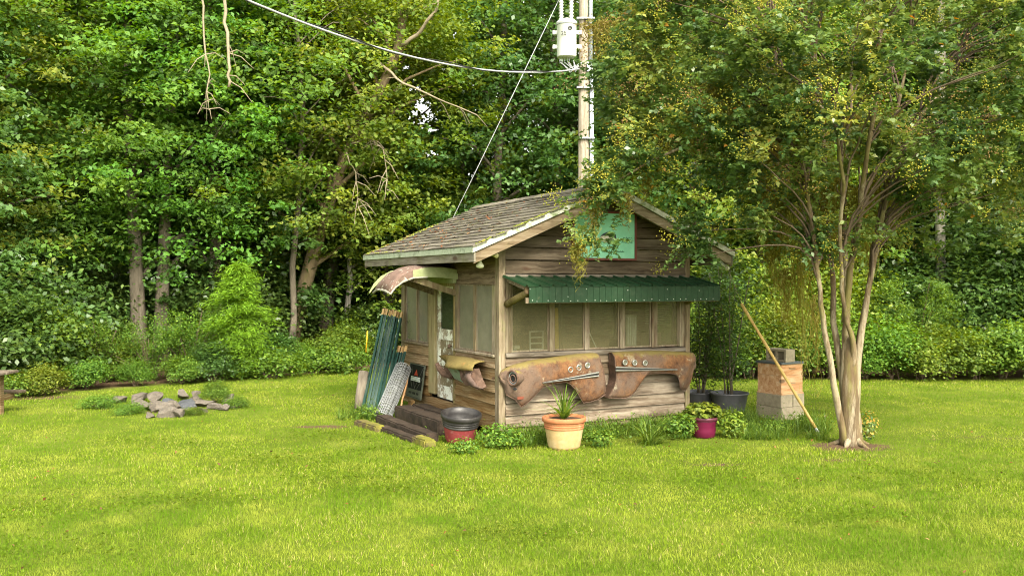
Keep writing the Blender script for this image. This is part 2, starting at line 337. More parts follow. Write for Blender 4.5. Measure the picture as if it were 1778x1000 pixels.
M['concrete'] = mat_multi('weathered_concrete_block', ((0.22, 0.185, 0.125), (0.36, 0.31, 0.225)), [(3.0, 0.52, 0.7, (0.16, 0.14, 0.085), 0.6), (60.0, 0.58, 0.68, (0.2, 0.18, 0.14), 0.6)], rough=0.95, bumps=0.7, bscale=60)
M['hive'] = mat_wood('hive_pine_board', [(0.255, 0.098, 0.028), (0.442, 0.213, 0.080), (0.527, 0.312, 0.152), (0.595, 0.459, 0.320)], grain=10, dirt=(0.36, 0.19, 0.085), dirt_amt=0.6)
M['lid'] = mat_plain('grey_galvanised_lid', (0.10, 0.115, 0.12), 0.5, 0.3)
M['bamboo'] = mat_plain('yellow_bamboo_handle', (0.50, 0.34, 0.10), 0.5, dirt=(0.36, 0.21, 0.05), dirt_amt=0.6, scale=14, bumps=0.05)
M['stick'] = mat_plain('brown_wooden_stick', (0.36, 0.20, 0.09), 0.7, scale=14)
M['tpost'] = mat_plain('dark_green_steel_post', (0.016, 0.055, 0.042), 0.5, dirt=(0.07, 0.095, 0.075), dirt_amt=0.5, bumps=0.08)
M['tip'] = mat_plain('tan_painted_tip', (0.42, 0.28, 0.12), 0.7, dirt=(0.2, 0.12, 0.05), dirt_amt=0.6)
M['galv'] = mat_plain('galvanised_wire', (0.42, 0.44, 0.45), 0.45, 0.6, bumps=0.0)
M['wire_core'] = mat_multi('dull_rolled_mesh', ((0.05, 0.055, 0.05), (0.16, 0.165, 0.16)), [(9.0, 0.5, 0.62, (0.08, 0.10, 0.04), 0.5)], rough=0.7)
M['pole_wood'] = mat_wood('bleached_utility_pole', [(0.112, 0.083, 0.050), (0.211, 0.169, 0.113), (0.274, 0.230, 0.166), (0.351, 0.310, 0.242)], axis='z', grain=16, knots=True, dirt_amt=0.3)
M['white_paint'] = mat_plain('white_enamel', (0.74, 0.76, 0.72), 0.4, dirt=(0.48, 0.48, 0.40), dirt_amt=0.4, bumps=0.03, var=0.05)
M['conduit'] = mat_plain('grey_white_conduit', (0.42, 0.46, 0.52), 0.45, bumps=0.02, var=0.06)
M['cable'] = mat_plain('pale_aluminium_cable', (0.34, 0.35, 0.36), 0.5, bumps=0, var=0.08)
M['porcelain'] = mat_plain('grey_porcelain', (0.5, 0.5, 0.47), 0.3, bumps=0)
M['bulb'] = mat_plain('yellowed_glass_bulb', (0.72, 0.66, 0.36), 0.25, bumps=0, var=0.08)
M['bulb_shade'] = mat_plain('ribbed_lamp_glass', (0.58, 0.60, 0.42), 0.25, bumps=0, var=0.1)
M['sign_green'] = mat_multi('mint_green_paint', ((0.22, 0.56, 0.38), (0.30, 0.66, 0.47)), [(5.0, 0.56, 0.72, (0.36, 0.68, 0.50), 0.6), (18.0, 0.63, 0.7, (0.10, 0.28, 0.19), 0.5)], rough=0.6, bumps=0.05)
M['sign_red'] = mat_plain('red_brown_frame', (0.15, 0.042, 0.032), 0.7)
M['ink'] = mat_plain('dark_green_ink', (0.025, 0.13, 0.085), 0.7, bumps=0)
M['bird_dark'] = mat_plain('slate_blue_feathers', (0.035, 0.05, 0.065), 0.6)
M['bird_pale'] = mat_plain('cream_feathers', (0.55, 0.52, 0.42), 0.7, dirt=(0.3, 0.26, 0.2), dirt_amt=0.5)
M['sign_black'] = mat_plain('black_sign_face', (0.010, 0.011, 0.010), 0.7, bumps=0.02, spec=0.12)
M['sign_grey'] = mat_plain('greenish_grey_sign_band', (0.085, 0.095, 0.07), 0.6, spec=0.2)
M['sign_line'] = mat_plain('faint_grey_sign_line', (0.055, 0.055, 0.05), 0.5, bumps=0)
M['sign_redink'] = mat_plain('red_sign_ink', (0.34, 0.03, 0.018), 0.5, bumps=0)
M['sign_white'] = mat_plain('white_sign_ink', (0.62, 0.68, 0.62), 0.5, bumps=0)
M['yellow_board'] = mat_plain('yellow_painted_board', (0.72, 0.43, 0.02), 0.6)
M['white_plastic'] = mat_plain('white_plastic', (0.70, 0.72, 0.68), 0.4, bumps=0)
M['blind'] = mat_plain('cream_blind', (0.50, 0.50, 0.40), 0.6, bumps=0)
M['inside'] = mat_plain('dim_interior_board', (0.16, 0.125, 0.08), 0.85)
M['clutter'] = mat_plain('brown_cardboard', (0.30, 0.22, 0.13), 0.8)
M['blue_plastic'] = mat_plain('pale_blue_plastic', (0.25, 0.42, 0.52), 0.5, bumps=0)
M['door_paint'] = mat_multi('peeling_white_door', ((0.20, 0.16, 0.11), (0.32, 0.27, 0.19)), [(7.0, 0.46, 0.53, (0.66, 0.68, 0.60), 0.9), (20.0, 0.58, 0.62, (0.10, 0.08, 0.05), 0.7)], bumps=0.8, bscale=25)
M['door_panel'] = mat_multi('flaking_door_panel', ((0.12, 0.095, 0.055), (0.22, 0.18, 0.105)), [(9.0, 0.55, 0.60, (0.60, 0.62, 0.54), 0.8), (16.0, 0.58, 0.62, (0.08, 0.06, 0.03), 0.7)], bumps=0.8, bscale=25)
M['canopy_brown'] = mat_multi('weathered_brown_canopy', ((0.10, 0.062, 0.048), (0.20, 0.13, 0.10)), [(13.0, 0.58, 0.63, (0.62, 0.60, 0.50), 0.85), (5.0, 0.58, 0.66, (0.06, 0.06, 0.025), 0.7)], bumps=0.8)
M['canopy_green'] = mat_multi('pale_green_canopy_side', ((0.20, 0.23, 0.10), (0.32, 0.35, 0.19)), [(5.0, 0.60, 0.66, (0.05, 0.05, 0.03), 0.8)], bumps=0.3)
M['canopy_rim'] = mat_multi('flaking_white_rim', ((0.20, 0.19, 0.15), (0.36, 0.35, 0.29)), [(12.0, 0.55, 0.6, (0.16, 0.13, 0.06), 0.8)], bumps=0.8)
M['stone'] = mat_multi('grey_brown_stone', ((0.065, 0.054, 0.042), (0.165, 0.140, 0.112)), [(2.2, 0.5, 0.68, (0.19, 0.17, 0.145), 0.7), (6.0, 0.50, 0.62, (0.05, 0.045, 0.04), 0.75), (3.0, 0.62, 0.7, (0.16, 0.18, 0.05), 0.5)], bumps=0.8, bscale=20)
M['stone_dark'] = mat_multi('dark_slate_stone', ((0.03, 0.033, 0.038), (0.085, 0.09, 0.10)), [(5.0, 0.56, 0.68, (0.2, 0.19, 0.17), 0.7)], bumps=0.6, bscale=20)
M['bark'] = mat_multi('furrowed_grey_bark', ((0.075, 0.062, 0.045), (0.21, 0.175, 0.13)), [(2.5, 0.52, 0.66, (0.28, 0.25, 0.19), 0.6), (4.0, 0.6, 0.7, (0.09, 0.12, 0.03), 0.6)], rough=0.95, bumps=1.0, bscale=9, stretch=.22)
M['bark_tan'] = mat_multi('tan_mossy_bark', ((0.12, 0.085, 0.05), (0.29, 0.215, 0.13)), [(2.5, 0.52, 0.66, (0.18, 0.17, 0.05), 0.6)], rough=0.95, bumps=1.0, bscale=9, stretch=.22)
M['bark_pine'] = mat_multi('pale_pine_bark', ((0.20, 0.18, 0.15), (0.36, 0.33, 0.28)), [(5.0, 0.56, 0.66, (0.2, 0.16, 0.12), 0.6)], rough=0.95, bumps=1.0, bscale=9, stretch=.22)
M['bark_myrtle'] = mat_multi('smooth_tan_myrtle_bark', ((0.065, 0.045, 0.024), (0.20, 0.145, 0.078)), [(4.0, 0.50, 0.58, (0.32, 0.27, 0.185), 0.8), (6.0, 0.52, 0.62, (0.09, 0.055, 0.025), 0.75), (3.5, 0.50, 0.62, (0.17, 0.16, 0.04), 0.7)], rough=0.85, bumps=1.0, bscale=14, stretch=.16)
M['dead_wood'] = mat_plain('bleached_dead_wood', (0.26, 0.215, 0.145), 0.9, dirt=(0.2, 0.15, 0.1), dirt_amt=0.6, scale=20)
M['twig'] = mat_plain('brown_twig', (0.12, 0.085, 0.055), 0.9)

M['leaf_gum'] = mat_leaf('sweetgum_leaf', [(0.053, 0.123, 0.019), (0.102, 0.216, 0.032), (0.149, 0.285, 0.041), (0.228, 0.345, 0.049)])
M['leaf_oak'] = mat_leaf('oak_leaf', [(0.061, 0.113, 0.017), (0.125, 0.205, 0.028), (0.207, 0.283, 0.040), (0.340, 0.360, 0.058)])
M['leaf_laurel'] = mat_leaf('dark_glossy_leaf', [(0.035, 0.078, 0.019), (0.066, 0.135, 0.029), (0.101, 0.189, 0.041), (0.149, 0.230, 0.043)], rough=0.38, spec=0.5)
M['leaf_back'] = mat_leaf('deep_wood_leaf', [(0.052, 0.097, 0.014), (0.099, 0.171, 0.024), (0.169, 0.255, 0.033), (0.238, 0.310, 0.043)], transl=0.2)
M['leaf_shrub'] = mat_leaf('shrub_leaf', [(0.053, 0.116, 0.017), (0.102, 0.198, 0.028), (0.155, 0.263, 0.036), (0.255, 0.343, 0.047)])
M['leaf_lime'] = mat_leaf('lime_leaf', [(0.074, 0.126, 0.019), (0.137, 0.210, 0.026), (0.210, 0.294, 0.037), (0.315, 0.357, 0.053)], transl=0.35)
M['leaf_cedar'] = mat_leaf('bright_cypress_needle', [(0.071, 0.179, 0.015), (0.124, 0.284, 0.018), (0.171, 0.369, 0.024), (0.236, 0.444, 0.036)], rough=0.6, spec=0.2, transl=0.35)
M['leaf_myrtle'] = mat_leaf('crape_myrtle_leaf', [(0.055, 0.108, 0.033), (0.111, 0.190, 0.052), (0.209, 0.282, 0.074), (0.393, 0.389, 0.094), (0.600, 0.282, 0.056)], rough=0.36, spec=0.5, var=0.0)
M['leaf_moss'] = mat_leaf('spanish_moss_strand', [(0.19, 0.165, 0.035), (0.29, 0.26, 0.06), (0.38, 0.35, 0.10)], rough=0.9, spec=0.1, transl=0.5, var=0.1)
M['leaf_strap'] = mat_leaf('strap_leaf', [(0.060, 0.115, 0.018), (0.120, 0.207, 0.027), (0.204, 0.287, 0.054)], rough=0.4)
M['leaf_fallen'] = mat_leaf('fallen_leaf', [(0.07, 0.04, 0.02), (0.20, 0.12, 0.055), (0.26, 0.10, 0.035), (0.38, 0.28, 0.13)], rough=0.8, spec=0.1, transl=0.15)
M['leaf_clover'] = mat_leaf('clover_leaf', [(0.085, 0.165, 0.012), (0.125, 0.225, 0.016), (0.18, 0.28, 0.02)], rough=0.7, spec=0.1)
M['berry'] = mat_leaf('myrtle_seed', [(0.180, 0.190, 0.022), (0.324, 0.299, 0.030), (0.432, 0.356, 0.045), (0.228, 0.115, 0.055)], rough=0.5, transl=0.05, var=0.0)

def mat_ground():
    m, nt = new_mat('lawn_and_soil'); g = nd(nt, 'NewGeometry'); P = g.outputs['Position']
    sep = nd(nt, 'SeparateXYZ', {'Vector': P})
    n1 = noise(nt, P, 0.7, 5.0, 0.6); n2 = noise(nt, P, 34.0, 6.0, 0.75); n3 = noise(nt, P, 3.0, 5.0, 0.7)
    gr = ramp(nt, n2, [(0.25, (0.03, 0.045, 0.005)), (0.5, (0.085, 0.125, 0.010)), (0.75, (0.17, 0.21, 0.02))])
    gr = mixc(nt, ramp(nt, n1, [(0.4, (0, 0, 0)), (0.65, (0.6, 0.6, 0.6))]), gr, (0.17, 0.20, 0.032))
    so = ramp(nt, n2, [(0.3, (0.055, 0.034, 0.020)), (0.6, (0.14, 0.09, 0.055)), (0.8, (0.24, 0.17, 0.11))])
    # soil under the wood: beyond the lawn's far edge
    edge = math_n(nt, 'ADD', sep.outputs['Y'], math_n(nt, 'MULTIPLY', n3, 1.6))
    lim = nd(nt, 'MapRange', {'Value': sep.outputs['X'], 'From Min': -9.0, 'From Max': -3.0, 'To Min': 17.4, 'To Max': 22.6}).outputs[0]
    lim2 = nd(nt, 'MapRange', {'Value': sep.outputs['X'], 'From Min': 0.0, 'From Max': 4.0, 'To Min': 0.0, 'To Max': -2.4}).outputs[0]
    f = math_n(nt, 'SUBTRACT', edge, math_n(nt, 'ADD', lim, lim2))
    fm = nd(nt, 'MapRange', {'Value': f, 'From Min': 0.3, 'From Max': 0.9}).outputs[0]
    pv = nd(nt, 'Attribute', attribute_name='soil').outputs['Fac']
    pm = ramp(nt, math_n(nt, 'ADD', pv, math_n(nt, 'MULTIPLY_ADD', n3, 0.9, -0.45)), [(0.42, (0, 0, 0)), (0.6, (1, 1, 1))])
    c = mixc(nt, fm, mixc(nt, pm, gr, so), so)
    p = nd(nt, 'BsdfPrincipled', {'Base Color': c, 'Roughness': 0.95, 'Specular IOR Level': 0.1, 'Normal': bump(nt, n2, 0.8, 0.03)})
    out(nt, p.outputs[0]); return m
def mat_grass():
    m, nt = new_mat('grass_blade'); g = nd(nt, 'NewGeometry'); P = g.outputs['Position']
    a = nd(nt, 'Attribute', attribute_name='rnd')
    c = ramp(nt, a.outputs['Fac'], [(0, (0.055, 0.105, 0.006)), (0.4, (0.162, 0.243, 0.014)), (0.75, (0.258, 0.338, 0.024)), (0.93, (0.38, 0.43, 0.10)), (1, (0.46, 0.38, 0.16))])
    n1 = noise(nt, P, 0.45, 4.0, 0.6); n2 = noise(nt, P, 1.6, 4.0, 0.6)
    c = mixc(nt, ramp(nt, n1, [(0.45, (0, 0, 0)), (0.60, (0.85, 0.85, 0.85))]), c, (0.095, 0.185, 0.008))
    c = mixc(nt, ramp(nt, n2, [(0.48, (0, 0, 0)), (0.68, (0.65, 0.65, 0.65))]), c, (0.33, 0.355, 0.055))
    p = nd(nt, 'BsdfPrincipled', {'Base Color': c, 'Roughness': 0.75, 'Specular IOR Level': 0.08})
    t = nd(nt, 'BsdfTranslucent', {'Color': nd(nt, 'HueSaturation', {'Color': c, 'Value': 1.3}).outputs[0]})
    mx = nd(nt, 'MixShader', {0: 0.35}); nt.links.new(p.outputs[0], mx.inputs[1]); nt.links.new(t.outputs[0], mx.inputs[2])
    out(nt, mx.outputs[0]); return m
M['ground'] = mat_ground(); M['grass'] = mat_grass()
def mat_pane(name, dust, clear):
    m, nt = new_mat(name); v = coords(nt)
    c = ramp(nt, noise(nt, v, 3.0, 5.0, 0.65), [(0.3, tuple(x * 0.7 for x in dust)), (0.7, dust)])
    p = nd(nt, 'BsdfPrincipled', {'Base Color': c, 'Roughness': 0.15, 'Specular IOR Level': 0.3})
    t = nd(nt, 'BsdfTransparent', {'Color': (0.9, 0.93, 0.88)})
    f = math_n(nt, 'MULTIPLY_ADD', noise(nt, v, 2.0, 4.0), -0.35, clear + 0.17)
    mx = nd(nt, 'MixShader', {0: f}); nt.links.new(p.outputs[0], mx.inputs[1]); nt.links.new(t.outputs[0], mx.inputs[2])
    out(nt, mx.outputs[0]); return m
M['pane'] = mat_pane('dusty_window_glass', (0.21, 0.185, 0.10), 0.60)
M['pane_grey'] = mat_pane('grey_insect_screen', (0.23, 0.215, 0.155), 0.22)
M['pane_door'] = mat_pane('dark_door_glass', (0.07, 0.085, 0.05), 0.60)

# ------------------------------------------------------------------ ground
def gpt(px, py):
    Y = EYE * FPX / (py - 489); return ((px - 889) * Y / FPX, Y)
SOIL = []                                     # bare patches: x, y, radius x, radius y, strength
for (px, py, rx, ry, s) in ((1478, 775, .62, .36, 1.1), (1440, 798, .8, .2, .68), (1250, 806, .6, .12, .62), (560, 741, .55, .2, .95), (1530, 790, .6, .15, .6), (1180, 800, .5, .1, .55), (620, 775, .5, .2, .55), (700, 775, .8, .25, .5),
                            (1700, 760, 1.6, .4, .5), (900, 770, .9, .2, .6), (300, 712, 1.3, .7, .6), (1120, 765, 1.6, .2, .5), (1000, 905, .4, .12, .35), (1390, 742, .8, .5, .5), (60, 690, 1.2, .5, .7), (540, 660, 1.6, .4, .45)):
    gx, gy = gpt(px, py); SOIL.append((gx, gy, rx, ry, s))
def soil_at(X, Y):
    s = np.zeros_like(X)
    for (gx, gy, rx, ry, k) in SOIL: s = np.maximum(s, k * np.exp(-(((X - gx) / rx) ** 2 + ((Y - gy) / ry) ** 2)))
    # under the hut
    lx = (X - HC.x) * hca + (Y - HC.y) * hsa; ly = -(X - HC.x) * hsa + (Y - HC.y) * hca
    ins = np.clip(1.2 - 3 * np.maximum(np.maximum(-lx, lx - 3.1), np.maximum(-ly, ly - 3.75)), 0, 1)
    return np.maximum(s, np.where(ins >= 1, 1.0, 0.0))
gx = np.concatenate([[-600, -200, -80, -40, -25, -18], np.arange(-14, 14.01, 0.25), [18, 25, 40, 80, 200, 600]])
gy = np.concatenate([[-300, -80, -20, -5, 2], np.arange(5, 25.01, 0.25), [28, 32, 40, 60, 120, 300, 900]])
GX, GY = np.meshgrid(gx, gy); nx, ny = len(gx), len(gy)
V = np.stack([GX.ravel(), GY.ravel(), np.zeros(GX.size)], 1)
idx = np.arange(nx * ny).reshape(ny, nx)
Fq = np.stack([idx[:-1, :-1].ravel(), idx[:-1, 1:].ravel(), idx[1:, 1:].ravel(), idx[1:, :-1].ravel()], 1)
me = np_mesh('ground', V, Fq, M['ground'])
a = me.attributes.new('soil', 'FLOAT', 'POINT'); a.data.foreach_set('value', soil_at(V[:, 0], V[:, 1]).astype(np.float32))
tag(link('ground', me), kind='structure')

def lawn_limit(X):                            # how far the lawn reaches (distance) at a given X
    return np.interp(X, [-12, -9, -6, -3.5, 0, 4, 12], [16.0, 16.8, 19.3, 22.0, 22.6, 19.6, 19.4])
def make_grass():
    rng = np.random.default_rng(3)
    XS, YS, HS, WS = [], [], [], []
    for (y0, y1, dens, h, wd) in ((5.6, 8.2, 5200, .036, .0042), (8.2, 11.5, 2800, .034, .0058), (11.5, 15.5, 1400, .034, .0085), (15.5, 23.0, 620, .036, .013)):
        n = int((y1 - y0) * dens * 0.62 * (y0 + y1)); Y = rng.uniform(y0, y1, n); X = rng.uniform(-0.62, 0.62, n) * (Y + 1)
        lx = (X - HC.x) * hca + (Y - HC.y) * hsa; ly = -(X - HC.x) * hsa + (Y - HC.y) * hca
        keep = (Y < lawn_limit(X)) & ~((lx > -.02) & (lx < 3.1) & (ly > 0) & (ly < 3.75)) & (rng.random(n) > soil_at(X, Y) * 1.05)
        XS.append(X[keep]); YS.append(Y[keep]); HS.append(np.full(keep.sum(), h)); WS.append(np.full(keep.sum(), wd))
    X, Y, Hh, Wd = map(np.concatenate, (XS, YS, HS, WS)); n = len(X)
    pat = np.sin(X * 1.7 + np.sin(Y * 1.3) * 1.5) * np.sin(Y * 1.1 + X * .6)
    Hh = Hh * rng.uniform(.45, 1.25, n) * (1 + .25 * pat); th = rng.uniform(0, 2 * np.pi, n); lean = np.abs(rng.normal(0, .75, n)) * Hh
    dx, dy = np.cos(th), np.sin(th); ph = rng.uniform(0, np.pi, n); wx, wy = np.cos(ph) * Wd, np.sin(ph) * Wd
    V = np.empty((n, 5, 3))
    V[:, 0] = np.stack([X - wx * .5, Y - wy * .5, np.zeros(n)], 1); V[:, 1] = np.stack([X + wx * .5, Y + wy * .5, np.zeros(n)], 1)
    mx, my = X + dx * lean * .35, Y + dy * lean * .35
    V[:, 2] = np.stack([mx + wx * .45, my + wy * .45, Hh * .6], 1); V[:, 3] = np.stack([mx - wx * .45, my - wy * .45, Hh * .6], 1)
    V[:, 4] = np.stack([X + dx * lean, Y + dy * lean, Hh * (1 - .15 * rng.random(n))], 1)
    b = np.arange(n)[:, None] * 5
    near = Y < 11.5; bn = b[near]
    T = np.concatenate([bn + [[0, 1, 2]], bn + [[0, 2, 3]], bn + [[3, 2, 4]], b[~near] + [[0, 1, 4]]], 0)
    r = rng.beta(2.0, 2.3, n); r[rng.random(n) < .05] = 1.0
    o = link('grass', np_mesh('grass', V.reshape(-1, 3), T, M['grass'], np.concatenate([np.tile(r[near], 3), r[~near]])))
    tag(o, 'short bright yellow-green mown lawn grass', 'grass', kind='stuff')
make_grass()
def scatter_fallen():
    rng = np.random.default_rng(8); n = 190
    Y = rng.uniform(6.3, 19, n); X = rng.uniform(-.58, .58, n) * Y
    c = np.stack([X, Y, np.full(n, .045) + rng.random(n) * .02], 1); nr = np.stack([rng.normal(0, .4, n), rng.normal(0, .4, n), np.ones(n)], 1)
    V, F_ = leaf_geo(rng, c, nr, rng.uniform(.025, .06, n), .55)
    tag(link('fallen_leaves', np_mesh('fallen_leaves', V, F_, M['leaf_fallen'], rng.random(n))), 'brown and red fallen leaves strewn over the lawn', 'leaves', kind='stuff')
scatter_fallen()
def clover():                                 # darker broad-leaved patches in the lawn
    rng = np.random.default_rng(12); P = []
    for (px, py, r_, n) in ((120, 880, 1.2, 900), (60, 960, .9, 500), (500, 800, 1.0, 1100), (600, 830, .8, 900), (330, 870, .6, 600), (700, 850, .7, 700), (560, 760, .9, 900), (1000, 830, .9, 700), (1250, 830, 1.2, 900), (1600, 830, 1.1, 700), (900, 930, .5, 500), (1450, 900, .7, 600), (250, 770, .8, 600), (660, 780, .5, 600)):
        x, y = gpt(px, py); q = rng.normal(size=(n, 2)) * [r_, r_ * .55] * .6; P.append(np.stack([x + q[:, 0], y + q[:, 1], .022 + .018 * rng.random(n)], 1))
    P = np.concatenate(P); kp = (P[:, 1] > 5.8) & (rng.random(len(P)) > soil_at(P[:, 0], P[:, 1])); P = P[kp]; n = len(P)
    V, F_ = leaf_geo(rng, P, np.array([0, 0, 1.0]) + rng.normal(size=(n, 3)) * .35, rng.uniform(.016, .034, n), .9)
    tag(link('clover', np_mesh('clover', V, F_, M['leaf_clover'], rng.random(n) * .8)), 'dark clover and broad-leaved weeds patched through the lawn', 'clover', kind='stuff')
clover()

# ------------------------------------------------------------------ hut
W_, L_ = 3.085, 3.745                         # front width, side length
hut = tag(empty('wooden_hut', HC, HA), 'weathered plank hut with green metal awning and mossy shingle roof', 'hut')
EO, RO = 0.559, 0.377                         # eave and gable overhang
ZE, SL = 2.553, 0.4207                        # top of roof at the eave, slope
def roof_z(x): return ZE + SL * ((x + EO) if x <= W_ / 2 else (W_ + EO - x))
RB = random.Random(11)
def lap_board_front(x0, x1, z0, z1, mat, xb0=None, xb1=None, y=0.0, name='plank'):
    """lapped board on a wall facing -y; upper ends may differ (gable)"""
    xb0 = x0 if xb0 is None else xb0; xb1 = x1 if xb1 is None else xb1
    j = lambda: RB.uniform(-.004, .004)
    d0, d1 = .042 + j(), .010
    z0 += RB.uniform(0, .004)
    MB().hexa([(x0, y - d0, z0 + j()), (x1, y - d0 + j(), z0 + j()), (x1, y + .012, z0), (x0, y + .012, z0),
               (xb0, y - d1, z1), (xb1, y - d1, z1), (xb1, y + .004, z1), (xb0, y + .004, z1)]).build(name, mat, hut)
def lap_board_side(y0, y1, z0, z1, mat, x=0.0, sgn=-1, name='plank'):
    j = lambda: RB.uniform(-.004, .004)
    d0, d1 = .042 + j(), .010
    MB().hexa([(x + sgn * d0, y0, z0 + j()), (x - sgn * .012, y0, z0), (x - sgn * .012, y1, z0), (x + sgn * d0, y1, z0 + j()),
               (x + sgn * d1, y0, z1), (x - sgn * .004, y0, z1), (x - sgn * .004, y1, z1), (x + sgn * d1, y1, z1)]).build(name, mat, hut)
# floor, piers, skirts
MB().box(.02, W_ - .02, .03, L_ - .03, .15, .27).build('floor', M['inside'], hut)
for (x, y) in ((.2, .25), (1.5, .25), (2.85, .25), (.25, 3.45), (2.85, 3.45), (.25, 1.8)):
    MB().box(x - .15, x + .15, y - .1, y + .1, 0, .148).build('pier_block', M['concrete'], hut, bevel=.01)
MB().hexa([(.05, -.012, .065), (3.05, -.012, .075), (3.05, .03, .075), (.05, .03, .065), (.05, -.012, .142), (3.05, -.012, .15), (3.05, .03, .15), (.05, .03, .142)]).build('base_beam', M['rake'], hut)
MB().box(-.03, .012, .10, L_ - .05, .10, .30).build('base_board', M['plank_side'], hut)
# front boards below the windows
ZF = [.142, .305, .464, .640, .80, .957, 1.085]
for i in range(6): lap_board_front(.07 + RB.uniform(0, .008), 3.035 - RB.uniform(0, .01), ZF[i] + .007, ZF[i + 1], M['plank_front'])
MB().hexa([(.07, -.06, 1.085), (3.035, -.06, 1.075), (3.035, .03, 1.075), (.07, .03, 1.085), (.07, -.05, 1.143), (3.035, -.05, 1.128), (3.035, .03, 1.135), (.07, .03, 1.15)]).build('window_sill', M['sill'], hut, bevel=.006)
# corner posts
for (x0, x1, y0, y1) in ((-.032, .068, -.036, .095), (3.037, 3.125, -.036, .08), (-.03, .07, L_ - .09, L_ + .01), (3.037, 3.12, L_ - .08, L_ + .01)):
    MB().box(x0, x1, y0, y1, .085, 2.62 if y0 > 1 else 2.58).build('corner_post', M['post'], hut, bevel=.006)
# front window band
MB().box(.07, 3.035, -.03, .03, 2.10, 2.20).build('window_header', M['sill'], hut)
jambs = [(.07, .118), (.122, .165), (.745, .818), (1.308, 1.374), (1.893, 1.930), (1.934, 1.972), (2.442, 2.486), (2.490, 2.534), (2.938, 2.975), (2.980, 3.035)]
for k, (x0, x1) in enumerate(jambs):
    MB().box(x0, x1, -.028 + .004 * (k % 2), .03, 1.145, 2.10).build('mullion', M['trim'], hut, bevel=.004)
for (x0, x1) in ((.165, .745), (.818, 1.308), (1.374, 1.893), (1.972, 2.442), (2.534, 2.938)):
    f = MB().box(x0, x0 + .022, -.004, .02, 1.152, 2.10).box(x1 - .022, x1, -.004, .02, 1.152, 2.10).box(x0 + .022, x1 - .022, -.004, .02, 1.152, 1.172).box(x0 + .022, x1 - .022, -.004, .02, 2.08, 2.10)
    wdw = f.build('window', M['trim'], hut)
    MB().box(x0 + .022, x1 - .022, .006, .010, 1.172, 2.08).build('pane', M['pane'], wdw)
# gable boards
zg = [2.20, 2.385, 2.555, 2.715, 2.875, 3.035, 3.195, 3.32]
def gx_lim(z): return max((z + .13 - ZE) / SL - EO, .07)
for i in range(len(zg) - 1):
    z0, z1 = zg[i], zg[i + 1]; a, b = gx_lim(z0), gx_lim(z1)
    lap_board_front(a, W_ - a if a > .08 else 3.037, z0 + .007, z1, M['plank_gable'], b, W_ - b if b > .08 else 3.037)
# left wall: boards, windows, door
ZS = [.30, .45, .61, .77, .93, 1.085]
for i in range(5):
    lap_board_side(.095, 1.445, ZS[i] + .006, ZS[i + 1], M['plank_side'])
    lap_board_side(2.46, L_ - .09, ZS[i] + .006, ZS[i + 1], M['plank_side'])
for (y0, y1) in ((.095, 1.445), (2.46, L_ - .09)):
    MB().box(-.06, .02, y0, y1, 1.085, 1.12).build('window_sill', M['trim'], hut, bevel=.004)
    ym = (y0 + y1) / 2 + (.0 if y0 < 1 else -.03)
    for (a, b) in ((y0, y0 + .10), (ym - .035, ym + .035), (y1 - .09, y1)):
        MB().box(-.03, .02, a, b, 1.12, 2.06).build('mullion', M['post'], hut, bevel=.004)
    for (a, b) in ((y0 + .10, ym - .035), (ym + .035, y1 - .09)):
        wdw = MB().box(-.012, .015, a, a + .02, 1.125, 2.06).box(-.012, .015, b - .02, b, 1.125, 2.06).box(-.012, .015, a + .02, b - .02, 1.125, 1.145).box(-.012, .015, a + .02, b - .02, 2.04, 2.06).build('window', M['trim'], hut)
        MB().box(-.004, .0, a + .02, b - .02, 1.145, 2.04).build('pane', M['pane_grey'], wdw)
    for (z0, z1) in ((2.06, 2.22), (2.22, 2.38), (2.38, 2.50)): lap_board_side(y0, y1, z0, z1, M['plank_dark'])  # darker plank colour stands in for shade under the eave
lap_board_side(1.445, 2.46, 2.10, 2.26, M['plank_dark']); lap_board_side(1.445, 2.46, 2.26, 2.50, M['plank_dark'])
MB().box(-.05, .02, 2.20, 2.46, .36, 2.10).build('door_post', M['post_y'], hut, bevel=.006)
MB().box(-.045, .02, 1.445, 1.49, .30, 2.10).build('door_post', M['post_y'], hut, bevel=.004)
MB().box(-.035, .02, 1.49, 2.20, 2.03, 2.10).build('door_header', M['post_y'], hut)
door = MB().box(-.012, .02, 1.49, 1.56, .33, 2.03).box(-.012, .02, 2.06, 2.17, .33, 2.03).box(-.012, .02, 1.56, 2.06, .33, .52).box(-.012, .02, 1.56, 2.06, 1.22, 1.38).box(-.012, .02, 1.56, 2.06, 1.94, 2.03).box(-.012, .02, 1.56, 2.06, .82, .90).build('door', M['door_paint'], hut)
for (z0, z1) in ((.52, .82), (.90, 1.22)): MB().box(-.002, .012, 1.56, 2.06, z0, z1).build('panel', M['door_panel'], door)
MB().box(.000, .004, 1.56, 2.06, 1.38, 1.94).build('pane', M['pane_door'], door)
MB().tube([(-.02, 1.59, 1.14), (-.06, 1.59, 1.14)], .012, 8).tube([(-.06, 1.59, 1.14), (-.075, 1.59, 1.14)], .03, 12).build('knob', M['rust_dark'], door, smooth=True)
